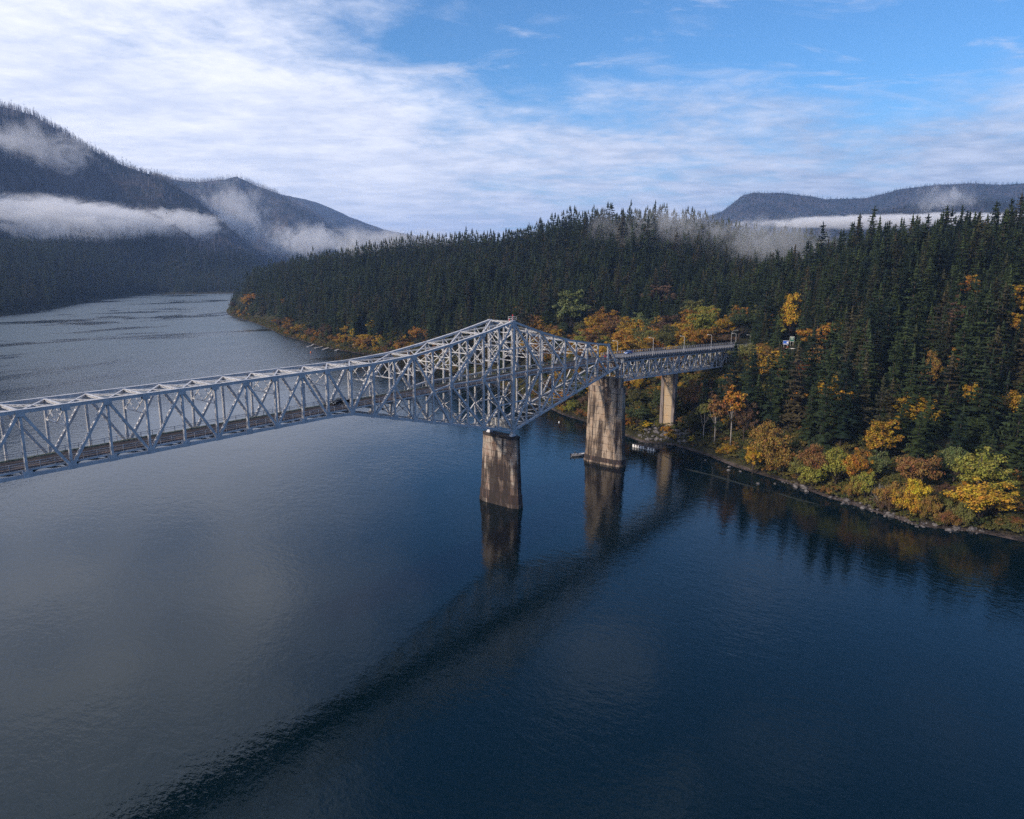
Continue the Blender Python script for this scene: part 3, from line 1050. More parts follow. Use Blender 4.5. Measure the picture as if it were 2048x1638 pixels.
# navigation light platform on the peak
mb = MB()
zp = zt(0) + 0.5
mb.box((0, 0.4, zp), (2.2, 1.6, 0.08))
for a in (-1, 1):
    for b in (-0.35, 1.15):
        mb.box((a*1.05, b, zp + 0.6), (0.07, 0.07, 1.2))
for zz in (0.6, 1.15):
    mb.box((0, -0.35, zp + zz), (2.1, 0.06, 0.06)); mb.box((0, 1.15, zp + zz), (2.1, 0.06, 0.06))
    mb.box((-1.05, 0.4, zp + zz), (0.06, 1.5, 0.06)); mb.box((1.05, 0.4, zp + zz), (0.06, 1.5, 0.06))
bpart('inspection_platform', mb)
mb = MB(); mb.tube([(0.3, 0.5, zp), (0.3, 0.5, zp + 1.5)], 0.06); mb.tube([(0.3, 0.5, zp + 1.3), (0.3, 0.5, zp + 1.75)], 0.17)
mb.tube([(-1.7, 0.2, zp), (-1.7, 0.2, zp + 0.55)], 0.16)
bpart('beacon_light', mb, M['sign_red'])

# ------------------------------------------------------------------ approach span: a deck truss
AX0, AXJ, AX1 = 68.4, 119.2, 190.0
appr = tag(empty('approach_span', (AX0, 0, 31)), 'short silver deck truss carrying the road from tall pale pier into autumn trees', 'bridge span')
AO = np.array((AX0, 0, 31.0))


def apart(name, mb, mat=None):
    for a in mb.v: a -= AO
    return mb.build(name, mat or M['steel'], appr)


zat = lambda x: zd(x) - 1.75
zab = lambda x: zat(x) - 7.6
for y in (0.6, W - 0.6):
    for (xa, xb, npan) in ((AX0 + 0.3, AXJ - 0.2, 9), (AXJ + 0.2, AX1, 12)):
        xs = np.linspace(xa, xb, npan + 1)
        T = lambda k: np.array((xs[k], y, zat(xs[k])))
        B = lambda k: np.array((xs[k], y, zab(xs[k])))
        mb = MB(); mb.bar(T(0), T(npan), 0.45, 0.42); apart('top_chord', mb)
        for k in range(npan):
            mb = MB()
            mb.bar(B(k), B(k+1), 0.5, 0.5)
            apart('bottom_chord', mb)
        for k in range(npan + 1):
            mb = MB()
            laced(mb, B(k), T(k), 0.36, 0.40, pitch=0.7, style='zig', plate=0.08)
            apart('vertical_post', mb)
        for k in range(npan):
            mb = MB()
            p, q = (B(k), T(k+1)) if k % 2 == 0 else (T(k), B(k+1))
            laced(mb, p, q, 0.46, 0.44, pitch=0.9, style='batten', trim=0.2)
            apart('diagonal_brace', mb)
for (xa, xb, npan) in ((AX0 + 0.3, AXJ - 0.2, 9), (AXJ + 0.2, AX1, 12)):
    xs = np.linspace(xa, xb, npan + 1)
    for k in range(npan + 1):
        x = xs[k]
        mb = MB()
        for zz in (zat(x), zab(x), (zat(x) + zab(x))/2 + 0.6):
            mb.bar((x, 0.8, zz), (x, W - 0.8, zz), 0.24, 0.24, (1, 0, 0))
        mb.bar((x, 0.8, zab(x)), (x, W/2, (zat(x)+zab(x))/2 + 0.6), 0.13, 0.13, (1, 0, 0))
        mb.bar((x, W - 0.8, zab(x)), (x, W/2, (zat(x)+zab(x))/2 + 0.6), 0.13, 0.13, (1, 0, 0))
        apart('cross_frame', mb)
        if k < npan:
            mb = MB()
            x2 = xs[k+1]
            mb.bar((x, 0.8, zab(x)), (x2, W - 0.8, zab(x2)), 0.2, 0.14); mb.bar((x, W - 0.8, zab(x)), (x2, 0.8, zab(x2)), 0.2, 0.14)
            apart('lateral_brace', mb)
for x in np.arange(AX0 + 0.3, AX1, 2.85):
    mb = MB()
    mb.bar((x, -0.6, zd(x) - 1.1), (x, W + 0.6, zd(x) - 1.1), 0.24, 0.8, (1, 0, 0))
    apart('floor_beam', mb, M['steel_dark'])
AR1 = 205.0
for y in (-0.2, W + 0.2):
    mb = MB(); strip(mb, y, -0.55, 0.16, 0.55, AX0, AR1); apart('fascia_beam', mb, M['steel_dark'])
mb = MB(); strip(mb, W/2, -0.12, 9.6, 0.24, AX0, AR1); apart('road_deck', mb, M['asphalt'])
for y in (0.3, W - 0.3):
    mb = MB(); strip(mb, y, 0.1, 0.5, 0.2, AX0, AR1); apart('kerb', mb, M['concrete_grey'])
mb = MB(); strip(mb, W/2 - 0.12, 0.006, 0.12, 0.008, AX0, AR1); strip(mb, W/2 + 0.12, 0.006, 0.12, 0.008, AX0, AR1)
apart('centre_line', mb, simple('yellow_road_paint', (0.50, 0.33, 0.04), 0.7, 0, 0.2))
railing(-0.15, AX0, AR1, appr, AO, M['rail'], 2.0)
railing(W + 0.15, AX0, AR1, appr, AO, M['rail'], 2.0)


# ------------------------------------------------------------------ piers
def octo(cx, cy, hx, hy, nose):
    """plan with pointed, blunted noses towards -y and +y"""
    return [(cx - hx, cy - hy), (cx - hx*0.52, cy - hy - nose), (cx + hx*0.52, cy - hy - nose), (cx + hx, cy - hy),
            (cx + hx, cy + hy), (cx + hx*0.52, cy + hy + nose), (cx - hx*0.52, cy + hy + nose), (cx - hx, cy + hy)]


def pier(name, label, x, cy, hx0, hx1, hy0, hy1, n0, n1, ztop, base_h, lifts, cap_mat, body_mat, base_mat, cap=0.9):
    root = tag(empty(name, (x, cy, 0)), label, 'bridge pier')

    def lerp(a, b, z): return a + (b - a)*max(0, (z - base_h))/(ztop - base_h)
    mb = MB(); mb.prism(octo(0, 0, hx0 + 0.42, hy0 + 0.2, n0 + 0.3), -3, base_h*0.30); mb.build('footing', body_mat, root)
    mb = MB(); mb.prism(octo(0, 0, hx0 + 0.30, hy0 + 0.15, n0 + 0.2), base_h*0.30, base_h, 0.985); mb.build('base_course', base_mat, root)
    zs = np.linspace(base_h, ztop - cap, lifts + 1)
    for k in range(lifts):
        z0, z1 = zs[k], zs[k+1] - 0.13
        jut = rng.uniform(-0.03, 0.03)
        b = octo(0, 0, lerp(hx0, hx1, z0) + jut, lerp(hy0, hy1, z0), lerp(n0, n1, z0) + jut)
        t = octo(0, 0, lerp(hx0, hx1, z1) + jut, lerp(hy0, hy1, z1), lerp(n0, n1, z1) + jut)
        mb = MB()
        n = 8
        mb.add([(p[0], p[1], z0) for p in b] + [(p[0], p[1], z1) for p in t],
               [tuple(range(n-1, -1, -1)), tuple(range(n, 2*n))] + [(i, (i+1) % n, n + (i+1) % n, n + i) for i in range(n)])
        mb.build('concrete_course', body_mat, root)
        if k < lifts - 1:                                   # recessed joint
            mb = MB()
            mb.prism(octo(0, 0, lerp(hx0, hx1, z1) - 0.14, lerp(hy0, hy1, z1) - 0.1, lerp(n0, n1, z1) - 0.1), z1 - 0.01, z1 + 0.14)
            mb.build('joint', M['concrete_cap'], root)
    mb = MB(); mb.prism(octo(0, 0, hx1 + 0.10, hy1 + 0.05, n1 + 0.1), ztop - cap, ztop); mb.build('cap', cap_mat, root)
    return root


pier('bridge_pier', 'dark rust streaked concrete pier standing in open water under the truss peak', 0.0, W/2,
     1.85, 1.65, 5.9, 5.3, 2.0, 1.7, 23.6, 4.3, 8, M['concrete_cap'], M['concrete'], M['concrete_dark'])
pier('bridge_pier', 'tall pale stained concrete pier in the water where truss meets approach span', 65.4, W/2,
     2.55, 2.1, 6.2, 5.8, 2.3, 1.8, 31.0, 2.6, 9, M['concrete'], concrete_mat('tall_pier_concrete', (0.42, 0.34, 0.26), (0.028, 0.019, 0.016), 0.03, (0.36, 0.25, 0.17)), M['concrete_dark'], 2.2)  # the concrete's own warm pale tone with moderate dark stain runs
# raised bearing block on the tall pier
mb = MB(); mb.box((0, 0, 32.9), (2.6, 13.4, 3.8))
tp = [o for o in bpy.data.objects if o.name.startswith('bridge_pier') and abs(o.location.x - 65.4) < 0.1][0]
mb.build('bearing_block', tp.children[3].data.materials[0], tp)
for y in (-4.8, 4.8):
    mb = MB(); mb.bar((-0.7, y, 38.9), (-0.7, y, 34.8), 0.7, 0.9, (1, 0, 0), 1.1, 1.2); mb.build('bearing_shoe', M['steel_dark'], tp)

# land pier: two columns with a recessed wall between
lp = tag(empty('bridge_pier', (119.3, W/2, 0)), 'pale land pier of two columns and a recessed wall on the rocky bank', 'bridge pier')
zt3 = zab(119.3) - 0.35
for y in (-2.75, 2.75):
    mb = MB()
    mb.add([(-1.3, y - 0.75, 3), (1.3, y - 0.75, 3), (1.3, y + 0.75, 3), (-1.3, y + 0.75, 3),
            (-0.95, y*1.05 - 0.65, zt3), (0.95, y*1.05 - 0.65, zt3), (0.95, y*1.05 + 0.65, zt3), (-0.95, y*1.05 + 0.65, zt3)], MB.BOXF)
    mb.build('column', M['concrete_grey'], lp)
zs = np.linspace(6, zt3 - 1.2, 6)
for k in range(5):
    mb = MB(); mb.box((-0.1, 0, (zs[k] + zs[k+1])/2), (0.9, 4.2, zs[k+1] - zs[k] - 0.10)); mb.build('wall_panel', M['concrete_pale'], lp)
mb = MB(); mb.box((-0.05, 0, zt3 - 0.62), (1.5, 4.5, 1.1)); mb.build('cap_beam', M['concrete_pale'], lp)
mb = MB(); mb.box((0, 0, 4.0), (3.2, 8.6, 4.0)); mb.build('footing', M['concrete_grey'], lp)

# ------------------------------------------------------------------ tree shapes (unit: metres at full size)
def tri_mesh(name, V, mat, quad=False):
    """V: (n, 3 or 4, 3) corner array"""
    V = np.asarray(V, float)
    n, k = V.shape[:2]
    me = bpy.data.meshes.new(name)
    me.vertices.add(n*k)
    me.vertices.foreach_set('co', V.reshape(-1))
    me.loops.add(n*k)
    me.loops.foreach_set('vertex_index', np.arange(n*k, dtype=np.int32))
    me.polygons.add(n)
    me.polygons.foreach_set('loop_start', np.arange(0, n*k, k, dtype=np.int32))
    me.polygons.foreach_set('loop_total', np.full(n, k, dtype=np.int32))
    me.materials.append(mat)
    me.update(calc_edges=True)
    me.validate()
    return me


def conifer_crown(seed, H=30.0, Rmax=4.2, whorls=26, nb=8, start=0.10, sprays=4, gap=0.12, ragged=0.25, power=0.8):
    g = np.random.default_rng(seed)
    out = []
    ph = g.uniform(0, 6.28)
    for k in range(whorls):
        t = (k + g.uniform(-0.3, 0.3))/whorls
        z = H*(start + (1 - start)*t)
        L0 = Rmax*(1 - t)**power*(0.75 + 0.25*min(1, (t + 0.08)*6)) + 0.25
        n = max(4, int(nb*(1 - 0.45*t)))
        for j in range(n):
            if g.random() < gap:
                continue
            ph += 2.399
            a = ph + g.uniform(-0.3, 0.3)
            L = L0*g.uniform(1 - 2*ragged, 1 + ragged)
            d = np.array((math.cos(a), math.sin(a), 0))
            s = np.array((-d[1], d[0], 0))
            droop = g.uniform(0.18, 0.45)*(1.1 - t)
            lift = 0.35*t
            m = max(1, int(round(sprays*L/Rmax + 0.5)))
            for q in range(m):
                u0 = q/m
                u1 = (q + 1.25)/m
                f = lambda u: np.array((0, 0, z)) + d*L*u + np.array((0, 0, 1))*(lift*L*u - droop*L*u*u + g.uniform(-0.12, 0.12))
                wdt = (0.26 + 0.16*(1 - u0))*L*g.uniform(0.7, 1.25) + 0.12
                p0, p1 = f(u0), f(min(u1, 1.12))
                mdl = (p0 + p1)/2
                sag = np.array((0, 0, -g.uniform(0.15, 0.55)*wdt))
                out.append((p0, mdl + s*wdt + sag, p1))
                out.append((p0, p1, mdl - s*wdt + sag*g.uniform(0.5, 1.2)))
                if g.random() < 0.55:                         # hanging foliage under the limb
                    e = s*g.uniform(-0.5, 0.5)*wdt
                    out.append((p0, p1, mdl + e + np.array((0, 0, -g.uniform(0.5, 1.0)*wdt*1.3))))
    for j in range(26):                                       # the narrow leader
        zz = H*(0.80 + 0.20*j/26)
        rr = (H*1.02 - zz)*0.17 + 0.12
        a = j*2.399
        out.append(((0, 0, zz + 0.9), (math.cos(a)*rr, math.sin(a)*rr, zz - 0.25), (math.cos(a+1.9)*rr, math.sin(a+1.9)*rr, zz - 0.2)))
    tip = np.array((0, 0, H*1.02))
    for j in range(5):
        a = j*1.257
        b = np.array((math.cos(a)*0.4, math.sin(a)*0.4, H*0.955))
        c = np.array((math.cos(a+1.2)*0.4, math.sin(a+1.2)*0.4, H*0.955))
        out.append((tip, b, c))
    return np.array(out)


def trunk_mesh(name, H, r0, mat, top=0.95, k=6, bend=0.0, seed=0):
    g = np.random.default_rng(seed)
    mb = MB()
    pts = [(g.normal(0, bend)*z, g.normal(0, bend)*z, z) for z in np.linspace(-1.5, H*top, 5)]
    mb.tube(pts, list(np.linspace(r0, r0*0.15, 5)), k)
    return mb.mesh(name, mat, True)


def limb_set(mb, g, H, crown_lo, rx, rz, cz, n, r0):
    for j in range(n):
        a = j*2.399 + g.uniform(-0.4, 0.4)
        z0 = crown_lo*H*g.uniform(0.6, 1.3)
        tipz = cz + rz*g.uniform(-0.5, 0.8)
        rr = rx*g.uniform(0.45, 0.8)
        p0 = np.array((0, 0, z0)); p2 = np.array((math.cos(a)*rr, math.sin(a)*rr, max(tipz, z0 + 0.5)))
        p1 = (p0 + p2)/2 + np.array((math.cos(a)*rr*0.15, math.sin(a)*rr*0.15, -0.3))
        mb.tube([p0, p1, p2], [r0, r0*0.6, r0*0.2], 5)


def leafy_crown(seed, H, rx, lo=0.28, clumps=34, per=70, leaf=0.55, flat=1.0, top_bias=0.0):
    """leaf-sized faces gathered in clumps over the shell and through the inside of the crown"""
    g = np.random.default_rng(seed)
    z0, z1 = H*lo, H
    cz, rz = (z0 + z1)/2, (z1 - z0)/2
    V = []
    lob = g.uniform(0, 6.28, 3)
    for c in range(clumps):
        v = g.normal(size=3); v /= np.linalg.norm(v)
        if v[2] < -0.3: v[2] *= -0.6
        a = math.atan2(v[1], v[0])
        wob = 1 + 0.20*math.sin(2*a + lob[0]) + 0.18*math.sin(3*a + lob[1])
        rad = g.uniform(0.40, 1.08) if c % 4 else g.uniform(0.1, 0.6)
        ctr = np.array((v[0]*rx*rad*wob, v[1]*rx*rad*wob, cz + v[2]*rz*rad))
        cr = rx*g.uniform(0.14, 0.36)*(1.25 - 0.3*rad)
        n = int(per*g.uniform(0.6, 1.4))
        p = g.normal(size=(n, 3)); p /= np.linalg.norm(p, axis=1)[:, None]
        p *= np.abs(g.normal(0.72, 0.30, (n, 1)))
        pos = ctr + p*np.array((cr, cr, cr*0.72*flat))
        nor = p + np.array((0, 0, 0.5)) + g.normal(0, 0.45, (n, 3))
        nor /= np.linalg.norm(nor, axis=1)[:, None]
        t1 = np.cross(nor, g.normal(size=(n, 3))); t1 /= np.linalg.norm(t1, axis=1)[:, None] + 1e-9
        t2 = np.cross(nor, t1)
        sz = leaf*g.uniform(0.5, 1.2, (n, 1))
        q = np.stack([pos - t1*sz, pos + t2*sz*0.75, pos + t1*sz, pos - t2*sz*0.75], 1)
        V.append(q)
    return np.concatenate(V)


CON_NEAR = []
for k, (H, Rm, wh, nb, st, gp, rg, pw) in enumerate(((30, 5.0, 22, 10, .08, .08, .24, .72), (32, 4.4, 24, 9, .12, .14, .28, .65),
                                                     (28, 5.6, 19, 10, .06, .10, .30, .75), (34, 4.6, 23, 9, .22, .22, .34, .50),
                                                     (30, 3.6, 26, 8, .10, .10, .24, .9), (26, 5.2, 18, 10, .05, .08, .26, .85),
                                                     (24, 5.4, 15, 10, .10, .10, .32, .55), (33, 4.2, 22, 8, .30, .30, .40, .45))):
    cr = tri_mesh('conifer_crown', conifer_crown(40 + k, H, Rm, wh, nb, st, 5, gp, rg, pw), M['conifer'])
    tr = trunk_mesh('conifer_trunk', H, 0.42, M['bark'])
    CON_NEAR.append((H, cr, tr))
CON_FAR = []
for k, (H, Rm) in enumerate(((30, 5.0), (32, 4.2), (28, 5.6), (33, 4.6), (30, 3.8))):
    V = conifer_crown(80 + k, H, Rm, 14, 7, .08, 2, .10, .30, .72)
    CON_FAR.append(tri_mesh('far_conifer_crown', V, M['conifer']))
CON_FAR2 = []
for k, (H, Rm) in enumerate(((30, 4.2), (32, 3.6), (28, 4.8))):
    V = conifer_crown(90 + k, H, Rm, 9, 6, .05, 1, .05, .28, .9)
    CON_FAR2.append(tri_mesh('far_conifer_crown', V, M['conifer_far']))
SNAGS = []
for k in range(3):
    g = np.random.default_rng(60 + k)
    mb = MB()
    mb.tube([(0, 0, -2), (g.uniform(-.3, .3), 0, 12), (g.uniform(-.6, .6), 0, 25)], [0.45, 0.3, 0.08], 4)
    for j in range(9):
        z = g.uniform(8, 23); a = g.uniform(0, 6.28)
        mb.bar((0, 0, z), (math.cos(a)*g.uniform(1, 2.4), math.sin(a)*g.uniform(1, 2.4), z + g.uniform(-.6, .8)), 0.14, 0.12)
    SNAGS.append(mb.mesh('burnt_snag', M['snag']))


def gn_scatter(name, label, protos, pos, rotz, scl, idx, cat=None):
    """one object standing for an uncountable wood: instances of a few tree meshes on points"""
    coll = bpy.data.collections.new(name + '_sources')
    for k, me in enumerate(protos):
        coll.objects.link(bpy.data.objects.new('%s_source_%02d' % (name, k), me))
    n = len(pos)
    me = bpy.data.meshes.new(name)
    me.vertices.add(n)
    me.vertices.foreach_set('co', np.asarray(pos, np.float32).reshape(-1))
    for nm, typ, arr in (('rotz', 'FLOAT', rotz), ('scl', 'FLOAT_VECTOR', scl), ('kind_index', 'INT', idx)):
        at = me.attributes.new(nm, typ, 'POINT')
        at.data.foreach_set('vector' if typ == 'FLOAT_VECTOR' else 'value', np.asarray(arr, np.int32 if typ == 'INT' else np.float32).reshape(-1))
    o = link(name, me)
    tree = bpy.data.node_groups.new(name + '_scatter', 'GeometryNodeTree')
    tree.interface.new_socket('Geometry', in_out='INPUT', socket_type='NodeSocketGeometry')
    tree.interface.new_socket('Geometry', in_out='OUTPUT', socket_type='NodeSocketGeometry')
    nd = tree.nodes
    gi, go = nd.new('NodeGroupInput'), nd.new('NodeGroupOutput')
    iop = nd.new('GeometryNodeInstanceOnPoints')
    ci = nd.new('GeometryNodeCollectionInfo')
    ci.inputs['Collection'].default_value = coll
    ci.inputs['Separate Children'].default_value = True
    ci.inputs['Reset Children'].default_value = True
    iop.inputs['Pick Instance'].default_value = True

    def attr(nm, typ):
        a = nd.new('GeometryNodeInputNamedAttribute'); a.data_type = typ
        a.inputs['Name'].default_value = nm
        return a.outputs['Attribute']
    cx = nd.new('ShaderNodeCombineXYZ')
    L = tree.links.new
    L(attr('rotz', 'FLOAT'), cx.inputs[2])
    L(gi.outputs[0], iop.inputs['Points'])
    L(ci.outputs[0], iop.inputs['Instance'])
    L(attr('kind_index', 'INT'), iop.inputs['Instance Index'])
    L(cx.outputs[0], iop.inputs['Rotation'])
    L(attr('scl', 'FLOAT_VECTOR'), iop.inputs['Scale'])
    L(iop.outputs[0], go.inputs[0])
    md = o.modifiers.new('scatter', 'NODES')
    md.node_group = tree
    return tag(o, label, None, None, 'stuff')


def project(x, y, z):
    d = np.stack([np.asarray(x) - CAM.x, np.asarray(y) - CAM.y, np.asarray(z) - CAM.z], -1)
    zz = d @ np.array(F)
    return 1024 + 1467*(d @ np.array(R2))/zz, 819 - 1467*(d @ np.array(U2))/zz, zz


def polar(x, y):
    return np.degrees(np.arctan2(y - ORG[1], x - ORG[0])), np.hypot(x - ORG[0], y - ORG[1])


SHB = np.array([-9.63, -3.99, 4.23, 8.27, 14.30, 17.56, 20.96, 23.07, 25.59, 28.16, 34.56, 39.53, 43.35, 47.12, 50.83, 53.00, 55.84, 57.91, 58.93, 59.60, 59.90
])
SHR = np.array([245, 247, 252, 248, 265, 279, 293, 309, 325, 327, 380, 462, 527, 598, 655, 699, 817, 1007, 1090, 1160, 1230
])


def jgrid(x0, x1, y0, y1, s, seed):
    g = np.random.default_rng(seed)
    xs, ys = np.meshgrid(np.arange(x0, x1, s), np.arange(y0, y1, s))
    n = xs.size
    return xs.ravel() + g.uniform(-.48, .48, n)*s, ys.ravel() + g.uniform(-.48, .48, n)*s, g


